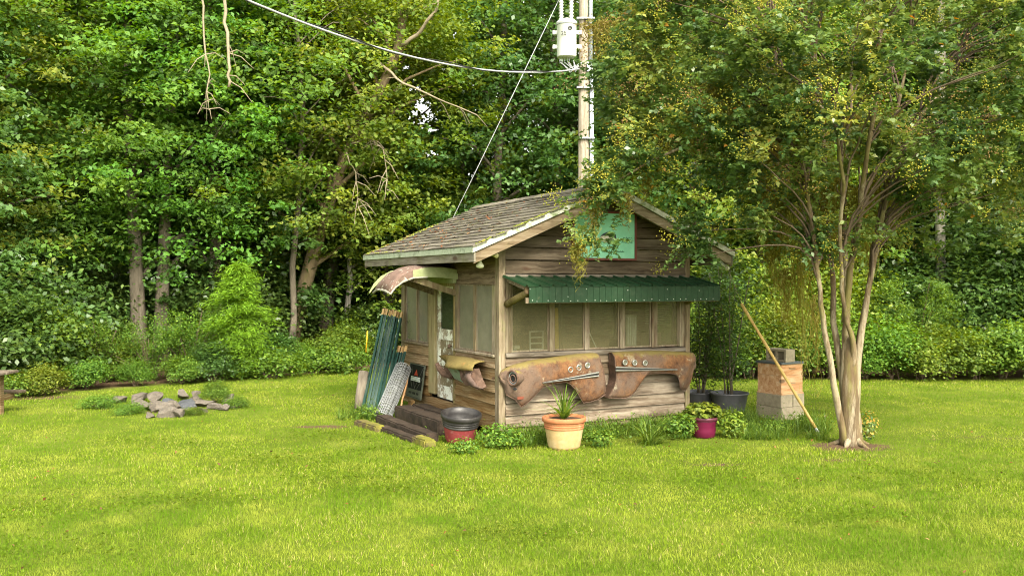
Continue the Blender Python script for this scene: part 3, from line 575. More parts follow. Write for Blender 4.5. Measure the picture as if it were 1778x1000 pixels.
# right and back walls
RW = ((.28, .98), (1.85, 2.70))
for i in range(14):
    z0 = .15 + i * .165
    segs = ((.08, L_ - .08),) if i < 6 or i > 11 else ((.08, RW[0][0]), (RW[0][1], RW[1][0]), (RW[1][1], L_ - .08))
    for (a, b) in segs: lap_board_side(a, b, z0 + .006, z0 + .165, M['plank_side'], x=W_, sgn=1)
    MB().box(.07, 3.035, L_ - .02, L_ + .012, z0, z0 + .163).build('plank', M['plank_dark'], hut)
for (a, b) in RW:
    wdw = MB().box(W_ - .03, W_ + .03, a, a + .05, 1.14, 2.13).box(W_ - .03, W_ + .03, b - .05, b, 1.14, 2.13).box(W_ - .03, W_ + .03, a + .05, b - .05, 1.14, 1.19).box(W_ - .03, W_ + .03, a + .05, b - .05, 2.08, 2.13).build('window', M['trim'], hut)
    MB().box(W_ - .002, W_ + .002, a + .05, b - .05, 1.19, 2.08).build('pane', M['pane'], wdw)
# back gable
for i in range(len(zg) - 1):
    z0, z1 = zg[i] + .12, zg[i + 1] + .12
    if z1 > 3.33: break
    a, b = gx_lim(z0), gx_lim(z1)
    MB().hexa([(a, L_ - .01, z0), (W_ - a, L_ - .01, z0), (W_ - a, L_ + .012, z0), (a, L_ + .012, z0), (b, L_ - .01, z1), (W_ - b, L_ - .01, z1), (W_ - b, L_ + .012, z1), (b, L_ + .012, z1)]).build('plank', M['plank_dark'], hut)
# roof
Y0, Y1 = -RO, L_ + RO; XM = W_ / 2; ZR = roof_z(XM)
def slab(x0, z0, x1, z1, y0, y1, t0, t1, name, mat, parent):  # sloping slab between two edges, from t0 to t1 below the roof line
    return MB().hexa([(x0, y0, z0 - t1), (x1, y0, z1 - t1), (x1, y1, z1 - t1), (x0, y1, z0 - t1), (x0, y0, z0 - t0), (x1, y0, z1 - t0), (x1, y1, z1 - t0), (x0, y1, z0 - t0)]).build(name, mat, parent)
roof = slab(-EO, ZE, XM, ZR, Y0 + .02, Y1 - .02, .012, .05, 'roof', M['plank_dark'], hut)
slab(XM, ZR, W_ + EO, ZE, Y0 + .02, Y1 - .02, .012, .05, 'roof_deck', M['plank_dark'], roof)
sang = math.atan(SL); sl_len = (XM + EO) / math.cos(sang)
expo, tab = 0.152, 0.30
up = Vector((math.cos(sang), 0, math.sin(sang))); nrm = Vector((-math.sin(sang), 0, math.cos(sang)))
rot = Matrix((Vector((0, 1, 0)), up, nrm)).transposed()      # columns: along, up-slope, normal
rot_e = Matrix((Vector((0, -1, 0)), up, nrm)).transposed().to_euler()
sh_meshes = []
for k in range(6):
    r = random.Random(k); t = .011 + .006 * r.random(); q = lambda: r.uniform(-.004, .004)
    sh_meshes.append(MB().hexa([(.003 + q(), -.004 + q(), 0), (tab - .003 + q(), -.004 + q(), 0), (tab - .003, .21, -.012), (.003, .21, -.012),
                                (.003 + q(), -.004 + q(), t + q() * .4), (tab - .003 + q(), -.004 + q(), t + q() * .4), (tab - .003, .21, -.005), (.003, .21, -.005)]).mesh('shingle', M['shingle']))
rs = random.Random(5); ns = 0
ncourse = int(sl_len / expo) + 1
for c in range(ncourse):
    s0 = c * expo
    y = Y1 + (0.15 if c % 2 else 0.0) - .0
    while y > Y0 - .01:
        y0 = y - tab
        if s0 < sl_len - .03:
            o = link('shingle', sh_meshes[rs.randrange(6)], roof)
            base = Vector((-EO - .02, 0, ZE - .008)) + up * s0
            yy = max(min(y, Y1 + .012), Y0 + .14)
            o.location = (base.x, yy, base.z + rs.uniform(0, .004)); o.rotation_euler = rot_e
            # clip the tabs at the verge by shortening them
            ln = min(y, Y1 + .012) - max(y0, Y0 - .012)
            if ln < tab - .01:
                o.scale = (max(ln, .05) / tab, 1, 1); o.location.y = min(y, Y1 + .012)
            ns += 1
        y = y0
# right slope: courses joined (turned away from the lawn)
mb = MB()
for c in range(ncourse):
    s0 = c * expo; x0 = W_ + EO + .02 - math.cos(sang) * s0; z0 = ZE - .004 + math.sin(sang) * s0; x1 = x0 - math.cos(sang) * .17; z1 = z0 + math.sin(sang) * .17
    if x1 < XM - .02: x1 = XM - .02; z1 = z0 + (x0 - x1) * SL
    n = 14
    for k in range(n):
        ya, yb = Y0 + (Y1 - Y0) * k / n + .003, Y0 + (Y1 - Y0) * (k + 1) / n - .003
        mb.hexa([(x1, ya, z1 - .01), (x0, ya, z0), (x0, yb, z0), (x1, yb, z1 - .01), (x1, ya, z1), (x0, ya, z0 + .014), (x0, yb, z0 + .014), (x1, yb, z1)])
tag(mb.build('shingle_courses', M['shingle'], roof), kind='stuff')
mb = MB()
for k in range(15):
    ya = Y0 - .01 + k * (Y1 - Y0) / 15; yb = ya + (Y1 - Y0) / 15 + .03
    mb2 = MB().add([(XM - .13, ya, ZR - .035), (XM, ya, ZR + .03), (XM + .13, ya, ZR - .035), (XM - .13, yb, ZR - .03), (XM, yb, ZR + .036), (XM + .13, yb, ZR - .03)], [(0, 3, 4, 1), (1, 4, 5, 2)])
    mb2.build('ridge_shingle', M['shingle'], roof, solid=.008)
# eave boards
for sx, x in ((-1, -EO), (1, W_ + EO)):
    a, b = sorted((x, x + sx * .022))
    MB().box(a, b, Y0 - .02, Y1 + .02, ZE - .085, ZE - .012).build('eave_trim', M['green_trim'], hut)
    a, b = sorted((x - sx * .03, x - sx * .004))
    MB().box(a, b, Y0 - .005, Y1 + .005, ZE - .20, ZE - .083).build('fascia_board', M['fascia'], hut)
# barge boards front and back
for ys, yo in ((-1, Y0), (1, Y1)):
    for (x0, z0, x1, z1) in ((-EO - .022, roof_z(-EO) - .01, XM, ZR), (W_ + EO + .022, roof_z(-EO) - .01, XM, ZR)):
        a, b = sorted((yo, yo + ys * .024))
        slab(x0, z0, x1, z1, a, b, .005, .078, 'barge_trim', M['white_trim'], hut)
        a, b = sorted((yo - ys * .03, yo - ys * .003))
        slab(x0 + (.03 if x0 < XM else -.03), z0, x1, z1 - .002, a, b, .080, .215, 'barge_board', M['rake'], hut)
# rafters under the overhang
for k in range(8):
    y = .02 + k * (L_ - .04) / 7
    for (x0, x1) in ((-EO + .03, XM), (W_ + EO - .03, XM)):
        slab(x0, roof_z(x0), x1, ZR, y - .02, y + .02, .052, .15, 'rafter', M['plank_dark'], hut)
# moss along the roof edges and leaves on the roof
def lumps(name, pts, mat, parent, seed, lo, hi, flat=.5, kind='stuff', label=None, cat=None):
    r = random.Random(seed); mb = MB()
    for p in pts:
        s = r.uniform(lo, hi); bm = bmesh.new(); bmesh.ops.create_icosphere(bm, subdivisions=1, radius=s)
        vs_ = [(p[0] + v.co.x * r.uniform(.7, 1.3), p[1] + v.co.y * r.uniform(.7, 1.4), p[2] + v.co.z * flat * r.uniform(.7, 1.3)) for v in bm.verts]
        mb.add(vs_, [[v.index for v in f.verts] for f in bm.faces]); bm.free()
    o = mb.build(name, mat, parent, smooth=True); tag(o, label, cat, None, kind); return o
rm = random.Random(21); pts = []
for k in range(240):                          # front verge, both slopes
    u = rm.random() ** .8; x = -EO + u * (XM + EO)
    if mnoise.noise(Vector((u * 6, 0, 3))) > -.15: pts.append((x, Y0 - .005 + rm.uniform(-.015, .03), roof_z(x) + .008))
for k in range(110):
    x = XM + rm.random() * (XM + EO); pts.append((x, Y0 - .005 + rm.uniform(-.015, .03), roof_z(x) + .008))
for k in range(200):                          # far verge and eave
    x = -EO + rm.random() * 1.5
    if mnoise.noise(Vector((x * 4, 7, 3))) > -.1: pts.append((x, Y1 - rm.random() ** 2 * .25, roof_z(x) + .01))
for k in range(70): pts.append((-EO + rm.uniform(-.01, .06), rm.uniform(2.2, Y1), ZE + .015))
lumps('moss', pts, M['moss'], roof, 4, .010, .028)
rng = np.random.default_rng(17); n = 190
xs = -EO + rng.beta(1.1, 1.6, n) * (XM + EO); ys = Y0 + (Y1 - Y0) * rng.beta(1.6, 1.0, n)
c = np.stack([xs, ys, ZE + SL * (xs + EO) + .026], 1); nr = np.stack([np.full(n, -.38) + rng.normal(0, .3, n), rng.normal(0, .3, n), np.ones(n)], 1)
Vv, Ff = leaf_geo(rng, c, nr, rng.uniform(.03, .075, n), .5)
tag(link('fallen_leaves', np_mesh('roof_leaves', Vv, Ff, M['leaf_fallen'], rng.random(n)), roof), kind='stuff')

# awning
AX0, AX1, AY, AZ0, AZ1 = .03, 3.12, -.66, 2.165, 2.035
rows = []; ncor = 16
prof = []
for k in range(ncor + 1):
    x = AX0 + .01 + k * (AX1 - AX0) / ncor
    prof += [(x - .022, 0), (x - .010, .024), (x + .010, .024), (x + .022, 0)]
aw = MB()
rows = [[(x, -.035 + (AY - .0) * t, AZ0 + (AZ1 - AZ0) * t + h) for (x, h) in prof] for t in (0, .5, 1.0)]
awning = aw.grid(rows).build('awning', M['green_metal'], hut, solid=.003)
vp = []
for k in range(ncor * 2 + 1):
    x = AX0 + .06 + k * (AX1 - AX0 - .04) / (ncor * 2); vp += [(x - .009, 0), (x - .004, -.007), (x + .004, -.007), (x + .009, 0)]
MB().grid([[(x, AY - .02 + d, z) for (x, d) in vp] for z in (AZ1 + .005, AZ1 - .205)]).build('valance', M['green_metal'], awning, solid=.003)
MB().box(AX0 + .02, AX1 + .02, AY + .0, AY + .035, AZ1 - .212, AZ1 - .14).build('valance_batten', M['trim'], awning)
MB().box(AX0 + .02, AX1 - .02, AY + .02, AY + .05, AZ1 - .09, AZ1 - .012).build('awning_rail', M['plank_dark'], awning)
MB().bar((.11, -.03, 2.13), (.13, AY + .03, 2.0), .045, .07).build('awning_rafter', M['plank_front'], awning)
MB().bar((3.0, -.03, 2.13), (3.0, AY + .03, 2.0), .045, .07).build('awning_rafter', M['plank_front'], awning)
MB().tube([(.085, -.04, 1.80), (.11, -.3, 1.885), (.13, -.62, 1.985)], [.05, .046, .042], 9, wob=.06).build('log_brace', M['post_y'], awning, smooth=True)
MB().tube([(3.06, -.04, 1.80), (3.04, -.3, 1.885), (3.03, -.62, 1.985)], [.045, .043, .04], 9, wob=.06).build('log_brace', M['post_y'], awning, smooth=True)
ra = random.Random(2)
scr = MB().lathe([(.0, -.004), (.0065, -.003), (.0065, .0), (.004, .003), (0, .004)], 8).mesh('screw', M['white_plastic'], True)
for k in range(26):
    o = link('screw', scr, awning); o.location = (AX0 + .07 + k * .117 + ra.uniform(-.03, .03), AY - .026, AZ1 - .18 + ra.uniform(-.01, .006)); o.rotation_euler = (math.pi / 2, 0, 0)
for (x, z) in ((.62, -.13), (.9, -.03), (1.55, -.05), (2.2, -.04), (.06, -.03), (2.75, -.06)):
    o = link('screw', scr, awning); o.location = (AX0 + x, AY - .026, AZ1 + z); o.rotation_euler = (math.pi / 2, 0, 0)
# door canopy with curved nose
cp = [(-.02, 2.31), (-.25, 2.345), (-.5, 2.345), (-.72, 2.30), (-.88, 2.22), (-.99, 2.11), (-1.06, 1.99)]
yn, yf = 1.38, 2.30
def cnose(x, y):                              # pull the outer lip in towards its far end
    return x + (.16 * max(0, (y - 1.9)) if x < -.6 else 0)
rowsc = [[(cnose(x, y), y, z - .05 * ((y - (yn + yf) / 2) / .46) ** 2) for y in np.linspace(yn, yf, 9)] for (x, z) in cp]
canopy = MB().grid(rowsc).build('door_canopy', M['canopy_brown'], hut, solid=.02, smooth=True)
sk = []                                       # near side skirt
lo = {0: .13, 1: .14, 2: .13, 3: .10, 4: .075, 5: .05, 6: .02}
rows1 = [(cnose(x, yn), yn - .012, z - .05 + .012) for (x, z) in cp]; rows2 = [(cnose(x, yn), yn - .016, z - .05 - lo[i]) for i, (x, z) in enumerate(cp)]
MB().grid([rows1[:4], rows2[:4]]).build('side_skirt', M['canopy_green'], canopy, solid=.014)
MB().grid([rows1[3:], rows2[3:]]).build('side_skirt', M['canopy_brown'], canopy, solid=.014)
MB().grid([[(p[0], yf + .01, p[2]) for p in rows1], [(p[0], yf + .01, p[2]) for p in rows2]]).build('side_skirt', M['canopy_green'], canopy, solid=.014)
MB().tube([(cnose(cp[-1][0], y), y, cp[-1][1] - .05 * ((y - (yn + yf) / 2) / .46) ** 2 - .005) for y in np.linspace(yn - .01, yf + .01, 12)], .017, 7, wob=.25).build('rim', M['canopy_rim'], canopy)
MB().tube([(p[0], p[1] - .01, p[2]) for p in rows2[2:]], .012, 6, wob=.35).build('rim', M['canopy_rim'], canopy)
MB().bar((-.03, 1.42, 1.93), (-.68, 1.44, 2.14), .04, .085).build('brace', M['post'], canopy)
MB().bar((-.03, 2.24, 1.93), (-.68, 2.24, 2.14), .04, .085).build('brace', M['plank_dark'], canopy)
MB().box(-.10, -.045, 1.36, 2.34, 2.08, 2.24).build('ledger', M['canopy_green'], canopy)

# ------------------------------------------------------------------ things inside the hut, seen through the panes
def local_thing(name, label, cat, x, y, z=0.27, rz=0.0, group=None):
    return tag(empty(name, hw(x, y, z), HA + rz), label, cat, group)
t = local_thing('workbench', 'brown plank workbench under the front window inside the hut', 'bench', 1.55, .42)
MB().box(-1.4, 1.4, -.25, .25, .80, .84).build('bench_top', M['inside'], t)
for sx in (-1.3, 1.3):
    for sy in (-.2, .2): MB().box(sx - .04, sx + .04, sy - .04, sy + .04, 0, .80).build('leg', M['inside'], t)
o = MB().box(-.055, .055, -.012, .012, 0, .58).build('yellow_board', M['yellow_board'], None, loc=hw(.885, .075, 1.155), rot=(-.03, 0, HA)); tag(o, 'yellow painted board standing behind the second front pane', 'board')
t = local_thing('wire_rack', 'small white rack with three bars behind the first front pane', 'rack', .60, .09, 1.155)
for sx in (-.1, .1): MB().box(sx - .008, sx + .008, -.01, .01, 0, .27).build('upright', M['white_plastic'], t)
for z in (.02, .10, .18, .262): MB().box(-.092, .092, -.008, .008, z - .007, z + .007).build('bar', M['white_plastic'], t)
o = MB().box(-.09, .09, -.03, .03, 0, .46).build('white_shutter', M['blind'], None, loc=hw(2.15, .10, 1.156), rot=(-.05, .05, HA)); tag(o, 'pale ribbed panel leaning behind the fourth front pane', 'panel')
for k in range(4): MB().box(-.07 + k * .04, -.05 + k * .04, -.036, -.031, .03, .43).build('rib', M['white_plastic'], o)
o = MB().bar((0, 0, 0), (-.13, .02, .26), .018, .012).build('white_stick', M['white_plastic'], None, loc=hw(1.56, .07, 1.156), rot=(0, 0, HA)); tag(o, 'thin white stick leaning behind the third front pane', 'stick')
for k, (x, w, z0, h, mt, lb) in enumerate(((.42, .10, 1.2, .05, 'white_plastic', 'small white tub near the hut corner behind the glass'), (.36, .12, 1.113, .05, 'blue_plastic', 'pale blue tub on the workbench near the hut corner'),
                                           (2.72, .22, 1.113, .22, 'clutter', 'cardboard box behind the last front pane'), (1.78, .24, 1.113, .16, 'clutter', 'cardboard box behind the third front pane'))):
    o = MB().box(-w / 2, w / 2, -w / 2, w / 2, 0, h).build('storage_box', M[mt], None, loc=hw(x, .38, z0 if k else 1.165), rot=(0, 0, HA + .2), bevel=.008); tag(o, lb, 'box')
for j, (a, b) in enumerate(RW):
    t = local_thing('window_blind', ('cream slatted blind behind the last front pane', 'cream slatted blind behind the third front pane')[j], 'blind', W_ - .07, (a + b) / 2, 1.2)
    hw2 = (b - a) / 2 - .03
    MB().box(-.02, .02, -hw2, hw2, .86, .90).build('head_rail', M['blind'], t)
    sm = MB().hexa([(-.016, -hw2, -.008), (-.016, hw2, -.008), (.014, hw2, .010), (.014, -hw2, .010), (-.016, -hw2, -.006), (-.016, hw2, -.006), (.014, hw2, .012), (.014, -hw2, .012)]).mesh('slat', M['blind'])
    for k in range(18): link('slat', sm, t, (0, 0, .25 + k * .034))

# ------------------------------------------------------------------ car fenders on the front wall
def fender(name, label, cols, off, sc, depth, nose_at):
    root = tag(empty(name, hw(0, 0, 0), HA), label, 'fender', 'rusty car fenders hung on the hut')
    pl = [(a / sc + off[0], b / sc + off[1], c / sc + off[0], d / sc + off[1], bow / sc) for (a, b, c, d, bow) in cols]
    # resample columns smoothly
    A = np.array(pl); u = np.linspace(0, len(A) - 1, (len(A) - 1) * 3 + 1)
    A = np.stack([np.interp(u, np.arange(len(A)), A[:, k]) for k in range(5)], 1)
    rows = []
    for i, (tx, ty, bx, by, bow) in enumerate(A):
        f = i / (len(A) - 1); e = f if nose_at == 'start' else 1 - f
        d = depth * (0.34 + 0.66 * (lambda q: q * q * (3 - 2 * q))(min(max((e - .03) / .21, 0), 1)))
        d *= 1 - .12 * max(0, (e - .75) / .25)
        xt, zt = fw(tx, ty, -.10); row = []
        hh = zt - fw(bx, by, -d)[1]; r = min(.11, hh * .4)
        for (yy, dz) in ((-.045, .018), (-.09 * d / .26, .002), (-.15 * d / .26, .0), (-.20 * d / .26, .018), (-.245 * d / .26, r * .5), (-d, r)):
            row.append((xt, yy, zt - dz))
        xs_, zs_ = fw(tx, ty, -.10); xb, zb = fw(bx, by, -d)
        for v in np.linspace(.12, 1, 11):
            z = (zt - r) + (zb - zt + r) * v
            x = xt + (xb - xt) * (r / max(hh, .01) + (1 - r / max(hh, .01)) * v) + math.sin(v * math.pi) * bow * .0077
            y = -d + .035 * max(0, v - .6) ** 2 / .16 - .012 * math.sin(v * math.pi)
            row.append((x, y, z))
        rows.append(row)
    body = MB().grid(rows).build('fender_shell', M['rust'], root, smooth=True, solid=.008)
    MB().tube([(r[-1][0], r[-1][1] - .003, r[-1][2]) for r in rows], .008, 6).build('arch_lip', M['rust_dark'], body, smooth=True)
    last = rows[-1] if nose_at == 'start' else rows[0]
    MB().tube([(p[0], p[1] - .002, p[2]) for p in last[2:]], .007, 6).build('door_edge_lip', M['rust_dark'], body, smooth=True)
    sx = -1 if nose_at == 'start' else 1
    MB().grid([[(p[0], p[1] + .004, p[2]) for p in last[3:]], [(p[0] + sx * .012, min(p[1] + .19, -.05), p[2]) for p in last[3:]]]).build('door_edge_flange', M['rust_dark'], body, solid=.006)
    return root
FL = [(75, 540, 75, 585, 0), (110, 460, 150, 700, 0), (160, 415, 180, 800, 0), (240, 372, 310, 870, 0), (320, 345, 390, 975, 0), (400, 325, 450, 940, 0), (500, 300, 530, 870, 0), (600, 282, 600, 790, 0), (700, 268, 700, 690, 0),
      (900, 240, 900, 630, 0), (1040, 220, 1040, 615, 0), (1100, 212, 1100, 640, 0), (1180, 203, 1180, 720, 0), (1240, 198, 1240, 830, 0), (1300, 195, 1290, 915, 0), (1360, 192, 1400, 900, 0), (1410, 190, 1500, 865, 0), (1450, 195, 1610, 790, 0)]
FR = [(160, 185, 140, 840, 75), (300, 175, 280, 845, 30), (450, 165, 400, 848, 10), (600, 160, 470, 820, 0), (700, 158, 530, 760, 0), (760, 157, 590, 660, 0), (800, 157, 650, 560, 0), (840, 157, 700, 515, 0), (880, 158, 760, 492, 0), (950, 160, 900, 485, 0),
      (1030, 163, 1050, 485, 0), (1100, 167, 1130, 500, 0), (1180, 172, 1170, 545, 0), (1250, 178, 1190, 620, 0), (1320, 183, 1195, 700, 0), (1370, 190, 1220, 722, 0), (1400, 230, 1275, 722, 0), (1412, 290, 1300, 690, 0)]
DF = .26
f1 = fender('car_fender', 'rusty car fender with headlight opening at the hut corner', FL, (860, 590), 8.335, DF, 'start')
f2 = fender('car_fender', 'rusty car fender hung flat against the front wall furthest from the door', FR, (1040, 590), 8.333, DF, 'end')
def porthole(root, px, py, lab=None):
    x, z = fw(px, py, -DF - .01); c = (x, -DF - .014, z)
    r = MB().torus(c, .034, .009, (0, -1, 0), 20, 6).build('porthole', M['chrome'], root, smooth=True)
    MB().lathe([(0, 0), (.026, 0), (.034, .012)], 16).build('hole', M['pale_hole'], r, loc=(x, -DF - .010, z), rot=(math.pi / 2, 0, 0))  # pale cup colour stands in for light seen through the porthole
for (px, py) in ((990.5, 641.5), (1005, 638), (1020, 634)): porthole(f1, px, py)
for (px, py) in ((1085, 629), (1102, 629.5), (1120, 630)): porthole(f2, px, py)
def strip(root, p0, p1, w0, w1):
    for k in (0, 1):
        (xa, za), (xb, zb) = fw(p0[0], p0[1], -DF - .02), fw(p1[0], p1[1], -DF - .02)
        dz0, dz1 = (.5 - k) * w0, (.5 - k) * w1; n = 8; rows = []
        for q in range(n + 1):
            t = q / n; x = xa + (xb - xa) * t; z = za + (zb - za) * t + dz0 + (dz1 - dz0) * t; hw_ = (w0 + (w1 - w0) * t) * .30
            y = -DF - .018
            rows.append([(x, y + .012, z - hw_), (x, y - .004, z - hw_ * .7), (x, y - .008, z), (x, y - .004, z + hw_ * .7), (x, y + .012, z + hw_)])
        MB().grid(rows).build('chrome_strip', M['chrome'], root, smooth=True)
    (xa, za), (xb, zb) = fw(p0[0], p0[1], -DF - .02), fw(p1[0], p1[1], -DF - .02)
    MB().bar((xa, -DF - .012, za), (xb, -DF - .012, zb), .012, .014).build('strip_groove', M['black'], root)
strip(f1, (942, 664.5), (1040, 649.5), .006, .046)
strip(f2, (1069, 640.5), (1176, 641.5), .046, .012)
# headlight opening
hx, hz = fw(892, 655.5, -.19); hn = Vector((-.95, -.30, -.03)).normalized(); hc_ = Vector((hx - .005, -.225, hz)) + hn * .035
MB().tube([hc_ - hn * .14, hc_ - hn * .05, hc_], [.085, .104, .106], 24, cap=False).build('headlight_bucket', M['rust'], f1, smooth=True)
MB().torus(hc_, .096, .014, hn, 28, 8).build('headlight_rim', M['rust_dark'], f1, smooth=True)
hl = MB().torus(hc_ - hn * .010, .076, .008, hn, 28, 8).build('headlight', M['galv'], f1, smooth=True)
MB().disc(hc_ - hn * .014, .088, 28, hn).build('headlight_hollow', M['black'], hl)  # flat black disc stands in for the shade inside the empty headlight
MB().torus(hc_ - hn * .006 - Vector((0, 0, .01)), .050, .010, hn, 20, 6).build('bulb_ring', M['rust_dark'], hl, smooth=True)
ox, oz = fw(894, 674, -.19)
MB().lathe([(0, .004), (.026, .003), (.03, 0)], 18, sy=.6).build('parking_light_hole', M['black'], f1, loc=(ox - .035, -.262, oz), rot=(math.pi / 2, 0, -.9))  # black cap painted as the shade inside a small opening
o = MB().hexa([(fw(904, 691, -.27)[0] + a, -.275 + b * .01, fw(904, 691, -.27)[1] + c) for (a, b, c) in ((-.05, 0, -.018), (.04, 0, -.014), (.04, 1, -.014), (-.05, 1, -.018), (-.05, 0, .018), (.045, 0, .022), (.045, 1, .022), (-.05, 1, .018))]).build('red_reflector', mat_plain('orange_red_lens', (0.15, 0.038, 0.018), .7), f1)

# hood fragment on the side wall
gp = tag(empty('car_grille_fragment', hw(0, 0, 0), HA), 'crumpled mossy car body fragment hung beside the door', 'car part')
rows = []
for i, y in enumerate(np.linspace(.36, 1.80, 11)):
    f = i / 10; taper = math.sin(math.pi * min(1, .18 + f * .95)) ** .6
    rows.append([(-.05, y, 1.03 - .05 * abs(f - .45)), (-.14, y, 1.02 - .10 * (f - .4) ** 2), (-.23 * taper - .05, y, .98 - .07 * f), (-.30 * taper - .03, y, .93 - .05 * f), (-.31 * taper - .02, y, .89 - .035 * f)])
MB().grid(rows).build('hood_shell', M['rust2'], gp, smooth=True, solid=.012)
MB().grid([[(-.24, 1.28, .90), (-.17, 1.26, .78), (-.12, 1.25, .70)], [(-.27, 1.0, .90), (-.19, 1.0, .77), (-.13, .98, .68)], [(-.26, .86, .90), (-.17, .88, .76), (-.10, .86, .66)]]).build('patch_plate', M['green_patch'], gp, solid=.01)
MB().grid([[(-.22, .84, .88), (-.24, .74, .74), (-.2, .66, .66)], [(-.26, .66, .89), (-.20, .60, .76), (-.16, .5, .68)], [(-.22, .48, .90), (-.24, .40, .74), (-.2, .30, .64)], [(-.14, .36, .92), (-.12, .28, .78), (-.1, .20, .68)]]).build('folded_plate', M['rust_dark'], gp, solid=.012)
MB().grid([[(-.20, .60, .90), (-.30, .50, .80), (-.26, .36, .68), (-.2, .26, .655)], [(-.17, .47, .92), (-.26, .38, .82), (-.22, .26, .70), (-.16, .18, .665)]]).build('curled_plate', mat_multi('mauve_rust_plate', ((.07, .045, .036), (.15, .10, .08)), [(8, .55, .65, (.12, .06, .03), .6)]), gp, solid=.012, smooth=True)
MB().tube([(-.2, 1.74, .88), (-.17, 1.70, .80), (-.12, 1.62, .73), (-.1, 1.40, .70)], [.03, .045, .05, .03], 8, wob=.2).build('bracket', M['rust_dark'], gp)
MB().tube([(-.17, 1.42, .88), (-.15, 1.38, .79), (-.12, 1.30, .73)], [.05, .055, .03], 8, wob=.2).build('bracket', M['rust_dark'], gp)
MB().bar((-.1, .3, .645), (-.1, 1.3, .70), .02, .03).build('rail', M['rust_dark'], gp)

# ------------------------------------------------------------------ signs and lamps on the hut
sg = tag(empty('painted_bird_sign', hw(1.615, -.05, 2.40), HA), 'mint green sign with a painted bird in a red frame on the gable', 'sign')
MB().box(-.50, .50, -.012, .012, .03, .66).build('board', M['sign_green'], sg)
for b in ((-.53, .53, .0, .03), (-.53, .53, .66, .69)): MB().box(b[0], b[1], -.025, .015, b[2], b[3]).build('frame_rail', M['sign_red'], sg)
for b in ((-.53, -.5), (.5, .53)): MB().box(b[0], b[1], -.024, .015, .03, .66).build('frame_stile', M['sign_red'], sg)
MB().add([(.02 + a, -.024 - b, .30 + c) for (a, b, c) in ((-.12, 0, -.02), (-.10, .01, .035), (-.04, .012, .045), (.03, .014, .065), (.09, .010, .03), (.10, .006, -.02), (.02, .012, -.055), (-.06, .010, -.04), (0, .03, .0))], [(k, (k + 1) % 8, 8) for k in range(8)]).build('bird_body', M['bird_pale'], sg, smooth=True)
MB().add([(.02 + a, -.020 - b, .30 + c) for (a, b, c) in ((-.11, .004, .03), (-.05, .006, .075), (.02, .01, .10), (.06, .008, .075), (.15, .006, .07), (.16, .004, .02), (.18, .002, .005), (.10, .008, -.035), (.09, .018, .02), (.03, .02, .068), (-.04, .018, .048))], [(0, 1, 10), (1, 2, 9, 10), (2, 3, 9), (3, 4, 8, 9), (4, 5, 8), (5, 6, 7, 8)]).build('bird_wing', M['bird_dark'], sg)
MB().lathe([(0, .012), (.025, .008), (.03, 0)], 12).build('bird_head', M['bird_dark'], sg, loc=(-.09, -.014, .255), rot=(math.pi / 2, 0, 0))
# faded script: hand-drawn loops, too worn to read
def script(cx, cz, wdt, h, seed, parent, n=9):
    r = random.Random(seed); pts = []; x = 0
    for k in range(n * 8):
        t = k / 8 * 2 * math.pi; x = k / (n * 8) * wdt
        amp = h * (.5 + .5 * r.random() * (2.0 if (k // 8) in (2, 6) else .7))
        pts.append((cx + x + .006 * math.cos(t), -.0155, cz + math.sin(t) * amp * .5 + amp * .2))
    MB().tube(pts, .0036, 4).build('lettering', M['ink'], parent)
script(-.06, .125, .38, .035, 3, sg, 12); script(.26, .26, .2, .025, 5, sg, 7); script(-.42, .46, .25, .03, 8, sg, 6); script(.1, .50, .3, .03, 9, sg, 8); script(.30, .32, .16, .02, 7, sg, 6)

bs = empty('leaning_black_sign', hw(-.13, 2.90, .235), HA); bs.rotation_euler = (0, .14, HA)
tag(bs, 'black metal sign with red triangle leaning on the side wall', 'sign')
# the board faces -x; y runs along the wall
MB().box(-.008, .008, -.31, .31, .0, .53).build('board', M['sign_black'], bs)
MB().box(-.0125, -.0085, -.30, .30, .012, .135).build('lower_band', M['sign_grey'], bs)
for b in ((-.315, .315, -.008, .006), (-.315, .315, .525, .538)): MB().box(-.014, .012, b[0], b[1], b[2], b[3]).build('frame_rail', M['sign_grey'], bs)
for b in ((-.322, -.306), (.306, .322)): MB().box(-.013, .011, b[0], b[1], .006, .525).build('frame_stile', M['sign_grey'], bs)
MB().add([(-.0105, .09, .355), (-.0105, -.085, .355), (-.0105, .0, .455)], [(0, 1, 2)]).build('red_triangle', M['sign_redink'], bs)
MB().box(-.0112, -.0088, -.20, .20, .265, .335).build('name_plate', M['sign_white'], bs, bevel=.0)
MB().box(-.0124, -.0114, -.185, .185, .277, .323).build('name_plate_field', mat_plain('grey_plate_field', (.20, .24, .21), .5, bumps=0), bs)
r = random.Random(4); y = .165
while y > -.16:                               # worn block letters on the plate and the band
    wl_ = r.uniform(.018, .03); MB().box(-.0134, -.0126, y - wl_, y, .286, .314).build('letter', M['sign_white'], bs); y -= wl_ + .010
y = .22
while y > -.22:
    wl_ = r.uniform(.02, .035)
    if not (.06 < y < .09 or -.1 < y < -.06): MB().box(-.0134, -.0128, y - wl_, y, .055, .09).build('letter', M['sign_black'], bs)
    y -= wl_ + .010
for (y0, z0, y1, z1) in ((.25, .52, .0, .15), (.0, .15, -.28, .5), (.28, .34, .1, .15), (-.1, .15, -.3, .34)):
    MB().bar((-.0092, y0, z0), (-.0092, y1, z1), .002, .012, up=(0, 0, 1)).build('diamond_line', M['sign_line'], bs)

